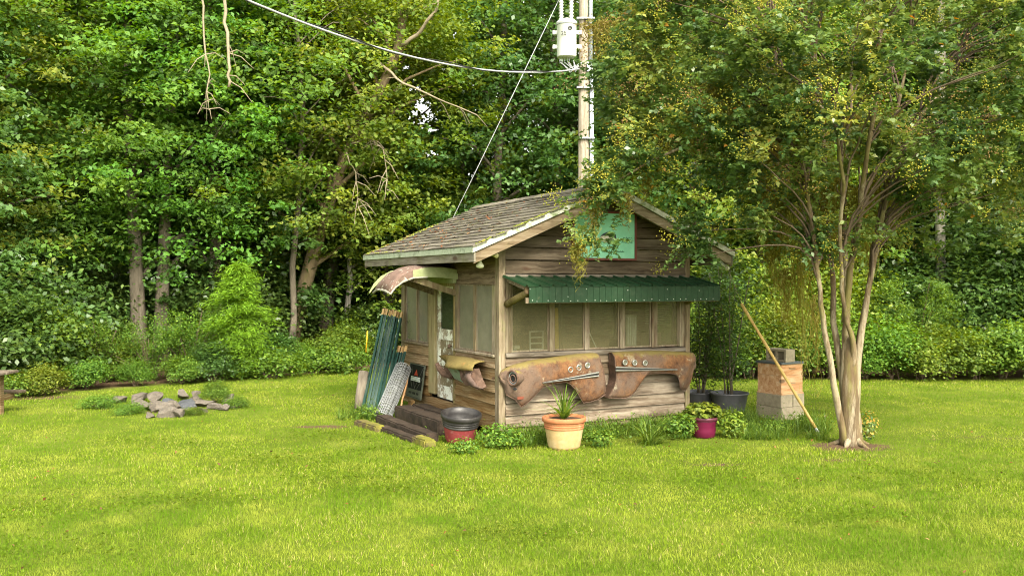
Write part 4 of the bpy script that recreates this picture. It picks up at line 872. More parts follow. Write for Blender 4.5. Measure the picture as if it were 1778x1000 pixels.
def flood_lamp(loc, label, aim, mat, wdt=.055):
    t = tag(empty('flood_lamp', loc), label, 'lamp', 'outdoor lamps under the eaves')
    a = Vector(aim).normalized(); R = a.to_track_quat('Z', 'Y').to_euler()
    MB().lathe([(0, -.06), (.022, -.06), (.022, .02), (.0, .02)], 14).build('socket', M['white_paint'], t, smooth=False, rot=R)
    MB().lathe([(.018, .02), (.022, .045), (wdt, .085), (wdt + .004, .10), (wdt * .9, .118), (0, .13)], 18).build('bulb', mat, t, smooth=True, rot=R)
    q = a * -.06
    MB().tube([q, q + Vector((.02, .03, .05)), q + Vector((.03, .05, .11))], .007, 6).build('stem', M['white_paint'], t)
flood_lamp(at(834, 449, 11.9), 'clear shaded lamp hanging under the eave over the hut corner', (-.05, -.1, -1), M['bulb_shade'], .05)
flood_lamp(at(852, 441.5, 12.0), 'pale bulb pointing sideways under the gable by the hut corner', (.8, -.6, -.2), M['bulb'], .03)
flood_lamp(at(1249, 449, 13.7), 'yellowed bulb under the eave at the awning end', (.3, -.9, .0), M['bulb'], .035)
flood_lamp(at(1255, 458, 13.6), 'grey glass lamp hanging low under the eave at the awning end', (.6, -.3, -.7), M['bulb_shade'], .035)

# ------------------------------------------------------------------ leaning posts, roll of wire, sticks
def aim_between(o, a, b, roll=0.0):
    a, b = Vector(a), Vector(b); d = (b - a).normalized()
    o.location = a; o.rotation_mode = 'QUATERNION'
    o.rotation_quaternion = d.to_track_quat('Z', 'Y') @ Matrix.Rotation(roll, 3, 'Z').to_quaternion()
def tpost_meshes(Ln):
    b = MB().box(-.022, .022, -.004, .004, 0, Ln - .12).box(-.004, .004, .0042, .034, 0, Ln - .12)
    for k in range(int((Ln - .3) / .055)): b.box(-.008, .008, -.009, -.0042, .1 + k * .055, .115 + k * .055)
    tip = MB().box(-.023, .023, -.005, .005, Ln - .12, Ln).box(-.005, .005, .0052, .035, Ln - .12, Ln)
    return b.mesh('post_bar', M['tpost']), tip.mesh('painted_tip', M['tip'])
long_b, long_t = tpost_meshes(2.02); short_b, short_t = tpost_meshes(1.35)
rp = random.Random(9)
LBL = ['outermost green steel post leaning in the bundle by the hut', 'second green steel post of the leaning bundle', 'third green steel post of the leaning bundle', 'fourth green steel post of the leaning bundle',
       'fifth green steel post of the leaning bundle', 'sixth green steel post of the leaning bundle', 'innermost tall green steel post of the leaning bundle']
for k in range(7):
    t = tag(empty('fence_post'), LBL[k], 'post', 'green steel fence posts leaning on the hut')
    link('post_bar', long_b, t); link('painted_tip', long_t, t)
    f = k / 6
    aim_between(t, hw(-1.05 + .22 * f, 2.78 - .30 * f + rp.uniform(-.02, .02), 0), hw(-.36 + .27 * f, 3.72 - .18 * f + rp.uniform(-.03, .03), 1.66 + rp.uniform(-.03, .03)), rp.uniform(-.6, .6) + 2.2)
for k in range(3):
    t = tag(empty('short_fence_post'), ('shortest green post in the bundle beside the wire roll', 'short green post with pale tip above the wire roll', 'short green post between wire roll and wall')[k], 'post', 'green steel fence posts leaning on the hut')
    link('post_bar', short_b, t); link('painted_tip', short_t, t)
    aim_between(t, hw(-.82 + .05 * k, 2.50 - .05 * k, 0), hw(-.28 + .06 * k, 3.16 - .03 * k, 1.06 + .07 * (k == 2)), rp.uniform(0, 3))
o = MB().tube([(0, 0, 0), (0, 0, .35)], .011, 6).build('yellow_tube', mat_plain('yellow_plastic_tube', (.75, .45, .02), .4), None, smooth=True); aim_between(o, hw(-.75, 3.45, .95), hw(-.72, 3.46, 1.3)); tag(o, 'short yellow tube showing behind the green posts', 'tube')
wr = tag(empty('wire_roll'), 'grey roll of wire fencing leaning by the door steps', 'wire roll')
MB().lathe([(.06, 0), (.112, 0), (.118, .5), (.112, 1.02), (.06, 1.02)], 20).build('rolled_core', M['wire_core'], wr, smooth=True)
rr = random.Random(6); mb = MB()
for k in range(23):
    z = .01 + k * .0455; R = .126 + rr.uniform(-.006, .008); pts = [(R * math.cos(a) + rr.uniform(-.003, .003), R * math.sin(a), z + .01 * math.sin(a * 2 + k) + rr.uniform(-.003, .003)) for a in np.linspace(0, 2 * math.pi, 19)]
    mb.tube(pts, .0042, 4, cap=False)
mb.build('wire_hoop', M['galv'], wr)
mb = MB()
for k in range(26):
    a = k / 26 * 2 * math.pi + rr.uniform(-.06, .06); R = .130; mb.tube([(R * math.cos(a + .03 * math.sin(z * 6)), R * math.sin(a + .03 * math.sin(z * 6)), z) for z in np.linspace(0, 1.03, 8)], .0042, 4, cap=False)
mb.build('wire_strand', M['galv'], wr)
aim_between(wr, hw(-.84, 2.36, .03), hw(-.22, 2.98, .84))
o = MB().tube([(0, 0, 0), (.015, .01, .35), (-.005, .0, .75), (.012, .005, 1.0)], [.016, .015, .014, .012], 7).build('wooden_stick', M['stick'], None, smooth=True); aim_between(o, hw(-.62, 2.2, .02), hw(-.14, 3.0, .80)); tag(o, 'thin brown stick leaning between wire roll and black sign', 'stick')
o = MB().tube([(0, 0, 0), (.01, .01, .3), (0, .02, .72)], [.085, .082, .078], 12, wob=.08).build('lichen_log', M['bark'], None, smooth=True); aim_between(o, hw(-1.0, 3.0, -.02), hw(-.86, 3.2, .66)); tag(o, 'upright lichen covered log behind the green posts', 'log')

# ------------------------------------------------------------------ timber steps
def rough_box(name, dims, mat, seed, amp=.012, cuts=5, parent=None, bev=.02):
    bm = bmesh.new(); bmesh.ops.create_cube(bm, size=1)
    bmesh.ops.scale(bm, vec=dims, verts=bm.verts)
    bmesh.ops.bevel(bm, geom=list(bm.edges), offset=bev, segments=2, affect='EDGES')
    long = [e for e in bm.edges if e.calc_length() > max(dims) * .6]
    bmesh.ops.subdivide_edges(bm, edges=long, cuts=cuts * 2, use_grid_fill=True)
    for v in bm.verts:
        n = mnoise.noise_vector(v.co * 5 + Vector((seed * 3.3, seed, 0))) + mnoise.noise_vector(v.co * 14 + Vector((seed, 9, seed))) * .5
        v.co += n * amp
    me = bpy.data.meshes.new(name); bm.to_mesh(me); bm.free(); me.materials.append(mat)
    me.polygons.foreach_set('use_smooth', [False] * len(me.polygons))
    return link(name, me, parent)
def timber(label, x, y0, y1, w, h, z, mat, seed, tilt=0.0, rz=0.0, name='step_timber'):
    o = rough_box(name, (w, y1 - y0, h), mat, seed); o.location = hw(x, (y0 + y1) / 2, z + h / 2); o.rotation_euler = (tilt, 0, HA + rz)
    tag(o, label, 'timber', 'old timbers forming the door steps'); return o
timber('dark squared timber against the hut wall below the door', -.22, .50, 2.45, .24, .20, .0, M['timber'], 1)
timber('dark squared timber second from the wall under the door', -.52, .62, 2.30, .27, .215, -.01, M['timber'], 2, rz=.02)
timber('long dark timber forming the lower door step', -.92, .18, 2.08, .20, .14, -.02, M['timber'], 3, rz=.03)
timber('thin rotten timber lying at the lawn edge of the steps', -1.12, .25, 1.45, .15, .075, -.01, M['timber'], 4, rz=.06)
timber('mossy timber end by the green posts', -1.26, 1.30, 2.05, .17, .10, -.02, M['moss_timber'], 5, rz=.10)
timber('mossy timber stub beside the black and red pot', -1.05, -.12, .32, .17, .11, -.02, M['moss_timber'], 6, rz=.05)
o = rough_box('short_board', (.06, .16, .24), M['plank_side'], 8, .004, 2, bev=.004); o.location = hw(-.28, 2.62, .12); o.rotation_euler = (0, .1, HA); tag(o, 'short tan board standing below the black sign', 'board')

# ------------------------------------------------------------------ pots
def strap_leaves(rng, n, L0, L1, w, droop, base_r=.02, seg=6, up0=.9):
    V, F_, R_ = [], [], []
    for k in range(n):
        th = rng.uniform(0, 2 * np.pi); L = rng.uniform(L0, L1); el = rng.uniform(up0 * .55, up0 * 1.6); el = min(el, 1.5)
        p = np.array([np.cos(th) * base_r * rng.random(), np.sin(th) * base_r * rng.random(), 0]); a = el; b0 = len(V)
        side = np.array([-np.sin(th), np.cos(th), 0])
        for s in range(seg + 1):
            t = s / seg; ww = w * (1 - t) ** .6 * (.75 + .25 * min(1, t * 4)) + .0008
            V.append(p - side * ww / 2); V.append(p + side * ww / 2)
            d = np.array([np.cos(th) * np.cos(a), np.sin(th) * np.cos(a), np.sin(a)]); p = p + d * L / seg; a -= droop * rng.uniform(.5, 1.4) / seg
        for s in range(seg): i = b0 + 2 * s; F_.append((i, i + 1, i + 3, i + 2)); R_.append(rng.random())
    return np.array(V), np.array(F_), np.array(R_)
def leaf_ball(rng, n, rad, size, mat, name, parent, c=(0, 0, 0), aspect=.6, upw=.8, spread=None, twigs=0):
    g = rng.normal(size=(n, 3)); g = unit(g) * (rng.random((n, 1)) ** .4); rad = np.array(rad)
    p = g * rad + np.array(c); nr = g + rng.normal(size=(n, 3)) * .45 + np.array([0, 0, upw])
    V, F_ = leaf_geo(rng, p, nr, rng.uniform(.65, 1.3, n) * size, aspect)
    return link(name, np_mesh(name, V, F_, mat, rng.random(n)), parent)
RNG = np.random.default_rng(77)
# terracotta pot with spiky plant
tx, ty = gpt(981, 783); tp = tag(empty('terracotta_pot', (tx, ty + .2, 0)), 'terracotta pot with spiky green plant before the front wall', 'pot')
MB().lathe([(.0, 0), (.185, 0), (.205, .04), (.238, .235), (.243, .255)], 36).build('lower_wall', M['terracotta_pale'], tp, smooth=True)
MB().lathe([(.243, .255), (.252, .262), (.250, .278), (.243, .284), (.256, .292), (.254, .306), (.247, .312), (.258, .320), (.257, .332), (.252, .338), (.270, .342), (.279, .35), (.280, .392), (.270, .402), (.252, .402), (.245, .36)], 36).build('rim', M['terracotta'], tp, smooth=True)
MB().disc((0, 0, .365), .247, 28).build('soil', M['soil'], tp)
V, F_, R_ = strap_leaves(RNG, 46, .32, .60, .024, .9, up0=1.0); o = link('spiky_leaves', np_mesh('spiky_leaves', V, F_, M['leaf_strap'], R_), tp, (0, 0, .36)); tag(o, kind='stuff')
# black and red pot
bx_, by_ = gpt(797, 772); bp = tag(empty('black_red_pot', (bx_, by_ + .18, 0)), 'empty plastic pot with black rim and faded red base by the steps', 'pot')
MB().lathe([(0, 0), (.175, 0), (.19, .03), (.222, .20), (.225, .205)], 36).build('lower_wall', M['pot_red'], bp, smooth=True)
MB().lathe([(.226, .205), (.236, .215), (.232, .232), (.226, .236), (.240, .246), (.236, .262), (.230, .266), (.246, .276), (.246, .290), (.240, .30), (.262, .322), (.268, .332), (.268, .372), (.258, .382), (.246, .380), (.232, .30), (.205, .12), (.0, .11)], 36).build('rim', M['pot_black'], bp, smooth=True)
bp.rotation_euler = (.15, .06, 0); bp.location.z = .02
# magenta pot with broad leaves
mx_, my_ = gpt(1226, 762); mp_ = tag(empty('magenta_pot', (mx_, my_ + .14, 0)), 'magenta ribbed pot filled with bright leafy plant', 'pot')
MB().lathe([(0, 0), (.125, 0), (.145, .02), (.160, .10), (.155, .16), (.163, .172), (.160, .186), (.168, .196), (.166, .21), (.174, .22), (.172, .232)], 32).build('lower_wall', M['pot_magenta'], mp_, smooth=True)
MB().lathe([(.170, .232), (.188, .24), (.190, .275), (.180, .282), (.165, .275), (.160, .25)], 32).build('rim', mat_plain('dark_maroon_rim', (.075, .015, .03), .45), mp_, smooth=True)
MB().disc((0, 0, .25), .163, 24).build('soil', M['soil'], mp_)
lv = leaf_ball(RNG, 420, (.27, .22, .12), .072, M['leaf_lime'], 'leafy_plant', mp_, (-.02, 0, .36), .85, 1.3); tag(lv, kind='stuff')
lv = leaf_ball(RNG, 260, (.13, .16, .20), .06, M['leaf_shrub'], 'trailing_leaves', mp_, (-.24, -.04, .18), .8, .6); tag(lv, kind='stuff')

def sapling(px, py, label, R, hgt, lean, seed, stems):
    gx_, gy_ = gpt(px, py); t = tag(empty('potted_sapling', (gx_, gy_, 0)), label, 'potted tree', 'saplings in grey pots beside the hut')
    MB().lathe([(0, 0), (R * .78, 0), (R * .8, .02), (R * .96, hgt - .03), (R * 1.02, hgt - .02), (R * 1.02, hgt), (R * .96, hgt + .004), (R * .9, hgt - .06)], 32).build('pot', M['pot_grey'], t, smooth=True)
    MB().disc((0, 0, hgt - .06), R * .9, 24).build('soil', M['soil'], t)
    rg = np.random.default_rng(seed); rr = random.Random(seed); cs, ns_ = [], []
    for k in range(stems):
        a = rr.uniform(0, 6.28); sp = rr.uniform(.15, .5); top = rr.uniform(1.6, 2.4); pts = []
        for s in range(7):
            f = s / 6; pts.append((lean * f + math.cos(a) * (.05 + sp * f ** 1.3) + rr.uniform(-.02, .02), math.sin(a) * (.05 + sp * f ** 1.3), hgt - .07 + top * f))
        MB().tube(pts, [.016 - .011 * s / 6 for s in range(7)], 6).build('stem', M['bark'], t, smooth=True)
        for q in range(560):
            f = rr.uniform(.16, 1.05); i = min(int(f * 6), 5); p = Vector(pts[i]).lerp(Vector(pts[i + 1]), f * 6 - i)
            cs.append((p.x + rr.gauss(0, .19), p.y + rr.gauss(0, .19), p.z + rr.gauss(0, .12))); ns_.append((rr.gauss(0, .6), rr.gauss(0, .6), 1))
    V, F_ = leaf_geo(rg, np.array(cs), np.array(ns_), rg.uniform(.04, .075, len(cs)), .55)
    tag(link('leaves', np_mesh('sapling_leaves', V, F_, M['leaf_laurel'], rg.random(len(cs))), t), kind='stuff')
sapling(1216, 706, 'slim leafy sapling in the grey pot nearer the hut wall', .30, .26, -.02, 31, 7)
sapling(1266, 713, 'slim leafy sapling in the larger grey pot nearer the beehive', .31, .30, -.12, 32, 6)

# ------------------------------------------------------------------ beehive on concrete blocks
HV = Vector((4.06, 13.78, 0)); HR = math.radians(32)
def hv(x, y, z): return HV + Vector((x * math.cos(HR) - y * math.sin(HR), x * math.sin(HR) + y * math.cos(HR), z))
def block_mesh(lx, ly, lz):
    b = bmesh.new(); bmesh.ops.create_cube(b, size=1); bmesh.ops.scale(b, vec=(lx, ly, lz), verts=b.verts)
    bmesh.ops.bevel(b, geom=list(b.edges), offset=.008, segments=1, affect='EDGES')
    me = bpy.data.meshes.new('concrete_block'); b.to_mesh(me); b.free(); me.materials.append(M['concrete']); return me
bmz = block_mesh(.252, .505, .192)
BL = ['lower concrete block under the beehive nearest the pots', 'lower concrete block under the beehive towards the tree', 'upper concrete block under the beehive nearest the pots', 'upper concrete block under the beehive towards the tree']
for k in range(4):
    o = link('concrete_block', bmz, None, hv(.13 + .257 * (k % 2), .255, .096 + .194 * (k // 2)), (0, 0, HR + (.02, -.015, -.02, .01)[k])); tag(o, BL[k], 'block', 'concrete blocks under the beehive')
hive = tag(empty('beehive', hv(.255, .255, .388), HR), 'wooden beehive box stack on concrete blocks', 'beehive')
def hive_box(z0, z1):
    h = .235; b = MB().box(-h, h, -h, -h + .02, z0, z1).box(-h, h, h - .02, h, z0, z1).box(-h - .001, -h + .02, -h + .021, h - .021, z0, z1).box(h - .02, h + .001, -h + .021, h - .021, z0, z1)
    o = b.build('hive_box', M['hive'], hive)
    zc = (z0 + z1) / 2 + .02
    MB().box(-.07, .07, -h - .006, -h - .0015, zc - .012, zc + .012).build('hand_hold', M['clutter'], o)
    MB().box(-.065, .065, -h - .014, -h - .006, zc + .004, zc + .014).build('handle_lip', M['hive'], o)
hive_box(.02, .285); hive_box(.289, .455); 
MB().box(-.245, .245, -.25, .245, -.0, .018).build('bottom_board', M['hive'], hive)
MB().box(-.255, .255, -.26, .255, .458, .49).build('lid', M['lid'], hive, bevel=.004)
cb = tag(empty('hollow_concrete_block', hv(.20, .20, .388 + .493), HR), 'hollow concrete block lying on top of the beehive lid', 'block')
# two-cell block on its side, cells facing the hut
def hollow(lx, ly, lz):
    b = MB(); t = .032
    b.box(-lx, lx, -ly, ly, 0, t).box(-lx, lx, -ly, ly, lz - t, lz); 
    for y in (-ly, -t / 2, ly - t): b.box(-lx, lx, y, y + t, t, lz - t)
    return b
hollow(.10, .195, .19).build('block_shell', M['concrete'], cb)
MB().box(.05, .06, -.16, .16, .033, .157).build('mortar_web', M['concrete'], cb)
# leaning bamboo handled pole
pa, pb = Vector((*gpt(1420, 752), .02)), at(1287, 527, 13.25)
pl = tag(empty('bamboo_pole'), 'long yellow bamboo handled pole leaning beside the beehive', 'pole'); aim_between(pl, pa, pb)
Lp = (pb - pa).length
MB().tube([(0, 0, z) for z in np.linspace(.06, Lp, 14)], [.021 + (.003 if k % 3 == 0 else 0) for k in range(14)], 10).build('handle', M['bamboo'], pl, smooth=True)
MB().tube([(0, 0, -.02), (0, 0, .075)], .022, 10).build('metal_ferrule', M['galv'], pl, smooth=True)
ln = pb + Vector((-.18, .25, .62)); q = pl.matrix_basis
MB().tube([(0, 0, Lp - .02), tuple((pl.rotation_quaternion.inverted() @ (ln - pa)))], .003, 5).build('hanging_cord', M['dead_wood'], pl)

# ------------------------------------------------------------------ stone ring
def stone_mesh(seed, mat):
    r = random.Random(seed); bm = bmesh.new(); bmesh.ops.create_icosphere(bm, subdivisions=3, radius=1)
    planes = [(Vector((r.gauss(0, 1), r.gauss(0, 1), r.gauss(0, 1))).normalized(), r.uniform(.38, .72)) for _ in range(12)]
    for v in bm.verts:
        for (n, d) in planes:
            k = v.co.dot(n)
            if k > d: v.co -= n * (k - d)
        v.co += v.co * mnoise.noise(v.co * 4 + Vector((seed, 0, 0))) * .07
    me = bpy.data.meshes.new('stone'); bm.to_mesh(me); bm.free(); me.materials.append(mat); return me
sms = [stone_mesh(k, M['stone']) for k in range(6)] + [stone_mesh(9, M['stone_dark']), stone_mesh(10, M['stone_dark'])]
STONES = [(207, 692, 28, 5, 'pointed dark brown stone at the outer end of the ring'), (243, 690, 34, 1, 'broad tilted grey stone in the back of the ring'), (268, 692, 26, 2, None), (290, 694, 24, 6, 'blue-grey slate stone standing among the brown ones'), (318, 686, 24, 0, 'rounded pinkish stone on top of the ring'),
          (340, 692, 26, 3, None), (358, 698, 26, 4, None), (322, 698, 34, 7, 'flat dark slate slab lying across the stones'), (248, 703, 34, 0, 'squarish dark stone at the middle of the ring front'), (276, 706, 34, 3, 'pale angular stone in the ring front'), (302, 703, 22, 2, None), (233, 700, 16, 4, None),
          (288, 716, 28, 1, 'wide pale flat stone lowest on the lawn side of the ring'), (262, 717, 18, 5, None), (312, 716, 22, 2, None), (188, 695, 16, 3, None), (375, 702, 22, 1, None), (396, 692, 24, 4, 'pale stone at the hut end of the ring'), (388, 704, 20, 0, None), (350, 708, 20, 5, None),
          (330, 710, 20, 4, None), (220, 705, 16, 2, None), (266, 697, 18, 4, None), (340, 683, 15, 2, None), (405, 701, 14, 3, None)]
rst = random.Random(3)
for (px, py, wpx, v, lb) in STONES:
    X, Y = gpt(px, py + 8); s = wpx / 2 * 1.42 * Y / FPX
    o = link('stone', sms[v]); flat = .35 if v == 7 else rst.uniform(.45, .68)
    zc = s * flat * .55 + max(0, (697 - py)) * .003
    o.location = (X, Y, zc); o.scale = (s * 1.12, s * rst.uniform(.8, 1.1), s * flat); o.rotation_euler = (rst.uniform(-.3, .3), rst.uniform(-.3, .3), rst.uniform(0, 6))
    tag(o, lb or 'small grey-brown stone wedged between larger stones of the ring', 'stone', 'stones heaped in a ring on the lawn')

# ------------------------------------------------------------------ picnic table at the edge of the frame
pt = tag(empty('picnic_table', (-8.80, 14.2, 0)), 'grey wooden picnic table end beside the wood edge', 'table')
for k in range(4): MB().box(-.95, .95 - .01 * (k % 2), -.36 + k * .185, -.36 + k * .185 + .175, .655, .695).build('top_plank', M['plank_gable'], pt, bevel=.006)
for sy in (-.72, .56):
    for k in range(1): MB().box(-.95, .86, sy, sy + .19, .30, .34).build('seat_plank', M['plank_gable'], pt, bevel=.006)
for sx in (-.7, .72):
    for yy in (-.26, .26): MB().box(sx - .022, sx + .022, yy - .045, yy + .045, 0, .655).build('leg', M['plank_side'], pt)
    MB().box(sx - .065, sx - .024, -.70, .70, .21, .30).build('seat_rail', M['plank_side'], pt)
    MB().box(sx - .065, sx - .024, -.34, .34, .57, .655).build('top_rail', M['plank_side'], pt)

# ------------------------------------------------------------------ utility pole, transformer, wires
up_ = tag(empty('utility_pole', (1.565, 20.0, 0)), 'bleached wooden utility pole rising behind the hut', 'pole')
MB().tube([(0, 0, z) for z in np.linspace(0, 11.5, 24)], [.15 - .003 * k for k in range(24)], 14, wob=.02).build('shaft', M['pole_wood'], up_, smooth=True)
MB().tube([(.175, -.03, 2.0), (.175, -.03, 6.62)], .045, 10).build('conduit', M['conduit'], up_, smooth=True)
MB().tube([(.15, -.06, 6.8), (.15, -.06, 11)], .045, 10).build('conduit', M['conduit'], up_, smooth=True)
for z in (3.5, 5.2, 6.3, 7.8): MB().box(-.16, .23, -.17, .0, z, z + .03).build('strap', M['galv'], up_)
MB().box(.06, .18, -.2, -.1, 6.65, 6.85).build('cable_clamp', M['galv'], up_)
tr = tag(empty('transformer', (1.565 - .378, 19.85, 6.96)), 'white cylindrical transformer can hanging on the utility pole', 'transformer')
MB().lathe([(0, .0), (.205, .0), (.212, .015), (.212, .72), (.225, .73), (.225, .755), (.19, .79), (.10, .83), (0, .84)], 28).build('tank', M['white_paint'], tr, smooth=True)
for z in (.25, .56): MB().box(-.30, .36, .06, .12, z - .04, z + .04).build('bracket', M['white_paint'], tr)
for (x, y, h, lean) in ((-.12, -.02, .55, -.03), (.10, .0, .62, -.10)):
    b = []; 
    for k in range(9): b += [(.035, .80 + k * h / 9), (.058, .80 + (k + .35) * h / 9), (.036, .80 + (k + .7) * h / 9)]
    MB().lathe(b + [(0, .82 + h)], 12, c=(x, y, 0)).build('bushing', M['porcelain'], tr, smooth=True)
MB().torus((0, 0, .70), .217, .012, (0, 0, 1), 28, 6).build('lid_band', M['galv'], tr, smooth=True)
txt = bpy.data.curves.new('number_marking', 'FONT'); txt.body = '25'; txt.size = .13; txt.extrude = .001; txt.materials.append(M['black'])
tmp = bpy.data.objects.new('number_tmp', txt); COL.objects.link(tmp); bpy.context.view_layer.update()
nm = bpy.data.meshes.new_from_object(tmp.evaluated_get(bpy.context.evaluated_depsgraph_get())); bpy.data.objects.remove(tmp)
if not nm.materials: nm.materials.append(M['black'])
o = link('number_marking', nm, tr); o.location = (-.14, -.2135, .42); o.rotation_euler = (math.pi / 2, 0, -.25)
MB().torus((.06, -.216, .58), .038, .008, (.25, -1, 0), 18, 6).box(.03, .09, -.217, -.212, .572, .590).build('emblem', M['black'], tr)
mb = MB(); rr = random.Random(12)
for k in range(7):
    x = -.15 + k * .055; pts = [(x, -.05, .01), (x + rr.uniform(-.03, .03), -.06, -.12), (x * .5 + .12, -.05, -.28 + rr.uniform(-.06, .06)), (.30, -.06, -.14 + rr.uniform(-.03, .03)), (.36, -.1, -.16)]
    P = [Vector(p) for p in pts]; sm_ = []
    for i in range(len(P) - 1):
        for s in range(4): sm_.append(P[i].lerp(P[i + 1], s / 4))
    mb.tube(sm_ + [P[-1]], .008, 5, cap=False)
mb.build('lead_wire', M['cable'], tr)
pts = []
for Y in np.linspace(4.0, 19.85, 40): pts.append((-11.2 + .635 * Y + .13 * (Y / 20), Y, 5.8 - .0183 * (Y - 12) + .0265 * (Y - 12) * (Y - 14.73)))
o = MB().tube(pts, .016, 6).build('service_cable', M['cable'], None, smooth=True); tag(o, 'thick pale overhead cable sagging to the utility pole', 'cable')
pts2 = [(p[0] + .03 * math.sin(i * 1.1), p[1], p[2] + .03 * math.cos(i * 1.1) + .01) for i, p in enumerate(pts)]
MB().tube(pts2, .009, 5).build('twisted_strand', M['black'], o, smooth=True)
o = MB().tube([(1.52, 19.9, 9.25), (-.7, 20.0, 4.7), (-3.0, 20.1, 0)], .008, 6).build('guy_wire', M['cable'], None, smooth=True); tag(o, 'taut steel guy wire slanting down behind the hut roof', 'wire')

# ------------------------------------------------------------------ woodland
GAPS = [(738, 190, 28, 40), (722, 152, 13, 15), (754, 226, 14, 12), (746, 266, 16, 9), (168, 108, 11, 9), (912, 258, 8, 18), (706, 118, 9, 8), (790, 60, 6, 9), (770, 120, 6, 7), (824, 258, 6, 6), (696, 205, 6, 7), (905, 60, 6, 8), (655, 60, 5, 6)]
def in_gap(Wp):                               # open sky between the crowns, seen past the hut
    px = 889 + Wp[:, 0] / Wp[:, 1] * FPX; py = 489 - (Wp[:, 2] - EYE) / Wp[:, 1] * FPX
    g = np.zeros(len(Wp), bool); wob = 1 + .25 * np.sin(px * .35) * np.cos(py * .3)
    rr_ = np.random.default_rng(1).uniform(.0, 1.7, len(Wp))
    for (a, b, rx, ry) in GAPS: g |= ((px - a) / rx) ** 2 + ((py - b) / ry) ** 2 < wob * rr_
    return g
def crown_leaves(seed, n, size, zmin, zmax, Rmax, boughs=60, sprays=7, aspect=.6, axis=None, prune=None, flat=.10):
    rng = np.random.default_rng(seed); bz = zmin + (zmax - zmin) * (np.arange(boughs) + rng.random(boughs)) / boughs
    f = (bz - zmin) / (zmax - zmin); R = Rmax * (.60 + .40 * np.sin(np.pi * np.clip(f * .95 + .1, 0, 1))) * (1 - .45 * f ** 4)
    ang = np.arange(boughs) * 2.39996 + rng.normal(0, .4, boughs); rad = R * np.sqrt(rng.uniform(.16, 1, boughs))
    B = np.stack([np.cos(ang) * rad, np.sin(ang) * rad, bz], 1)
    off = rng.normal(size=(boughs, sprays, 3)) * [.78, .78, .36]
    S = (B[:, None] + off); S[..., 2] -= .18 * np.linalg.norm(off[..., :2], axis=2); S = S.reshape(-1, 3)
    m = len(S); k = n // m; sz = rng.uniform(.6, 1.35, m)
    o2 = rng.normal(size=(m, k, 3)) * np.array([.27, .27, flat]) * sz[:, None, None]
    o2[..., 2] -= .22 * np.linalg.norm(o2[..., :2], axis=2)
    P = (S[:, None] + o2).reshape(-1, 3)
    outw = unit(np.concatenate([P[:, :2], np.zeros((len(P), 1))], 1))
    nr = np.array([0, 0, .95]) + outw * .45 + rng.normal(size=P.shape) * .50
    if axis is not None:
        ax = np.array(axis); P[:, 0] += np.interp(P[:, 2], ax[:, 2], ax[:, 0]); P[:, 1] += np.interp(P[:, 2], ax[:, 2], ax[:, 1])
        B[:, 0] += np.interp(B[:, 2], ax[:, 2], ax[:, 0]); B[:, 1] += np.interp(B[:, 2], ax[:, 2], ax[:, 1])
    cr = np.repeat(rng.random(m), k)
    if prune is not None:
        kp = ~prune(P); P, nr, cr = P[kp], nr[kp], cr[kp]
    V, F_ = leaf_geo(rng, P, nr, rng.uniform(.6, 1.3, len(P)) * size, aspect)
    r = np.clip(.55 * rng.beta(2, 2.2, len(P)) + .45 * cr, 0, 1)
    return V, F_, r, B
def trunk_mb(seed, path, r0, r1, B, nl, n=10):
    rr = random.Random(seed); path = [Vector(p) for p in path]; m = len(path); mb = MB()
    rads = [r0 * (1.25 if i == 0 else 1) + (r1 - r0) * i / (m - 1) for i in range(m)]
    mb.tube(path, rads, n, wob=.05, seed=seed)
    zs = [p.z for p in path]
    for k in range(0, len(B), max(1, len(B) // nl)):
        b = Vector(B[k]); z = max(b.z - rr.uniform(.5, 1.5), zs[0] + .8); z = min(z, zs[-1])
        px_ = np.interp(z, zs, [p.x for p in path]); py_ = np.interp(z, zs, [p.y for p in path]); s = Vector((px_, py_, z))
        rl = np.interp(z, zs, rads) * .45; mid = s.lerp(b, .5) + Vector((rr.uniform(-.2, .2), rr.uniform(-.2, .2), rr.uniform(.0, .35)))
        mb.tube([s, s.lerp(mid, .5), mid, mid.lerp(b, .55) + Vector((0, 0, .05)), b], [rl, rl * .8, rl * .6, rl * .4, .012], 6, cap=False)
    return mb
VAR = {}
def variant(key, seed, leaf, bark, n, size, zmin, zmax, R, r0, boughs=60, aspect=.6):
    rr = random.Random(seed); path = []; x = y = 0.0
    for k in range(9):
        path.append((x, y, (zmax - .5) * k / 8)); x += rr.uniform(-.18, .18); y += rr.uniform(-.18, .18)
    V, F_, r, B = crown_leaves(seed, n, size, zmin, zmax, R, boughs, axis=path, aspect=aspect)
    VAR[key] = (trunk_mb(seed, path, r0, r0 * .35, B, 16).mesh('trunk', M[bark], True), np_mesh('crown', V, F_, M[leaf], r))
variant('gum_a', 41, 'leaf_gum', 'bark', 33000, .145, 3.5, 11.0, 3.0, .23)
variant('gum_b', 42, 'leaf_gum', 'bark', 33000, .145, 3.3, 11.0, 3.0, .21)
variant('oak_a', 43, 'leaf_oak', 'bark', 32000, .135, 1.6, 11.5, 3.0, .17)
variant('oak_b', 44, 'leaf_oak', 'bark_tan', 32000, .135, 1.8, 11.0, 3.0, .17)
variant('laurel_a', 45, 'leaf_laurel', 'bark', 32000, .145, 1.0, 10.5, 2.9, .16)
variant('laurel_b', 46, 'leaf_laurel', 'bark', 32000, .145, 1.2, 11.0, 3.0, .16)
variant('back_a', 47, 'leaf_back', 'bark', 14000, .24, .6, 14.0, 3.6, .20, 80)
variant('back_b', 48, 'leaf_back', 'bark', 14000, .24, .6, 13.0, 3.8, .20, 80)
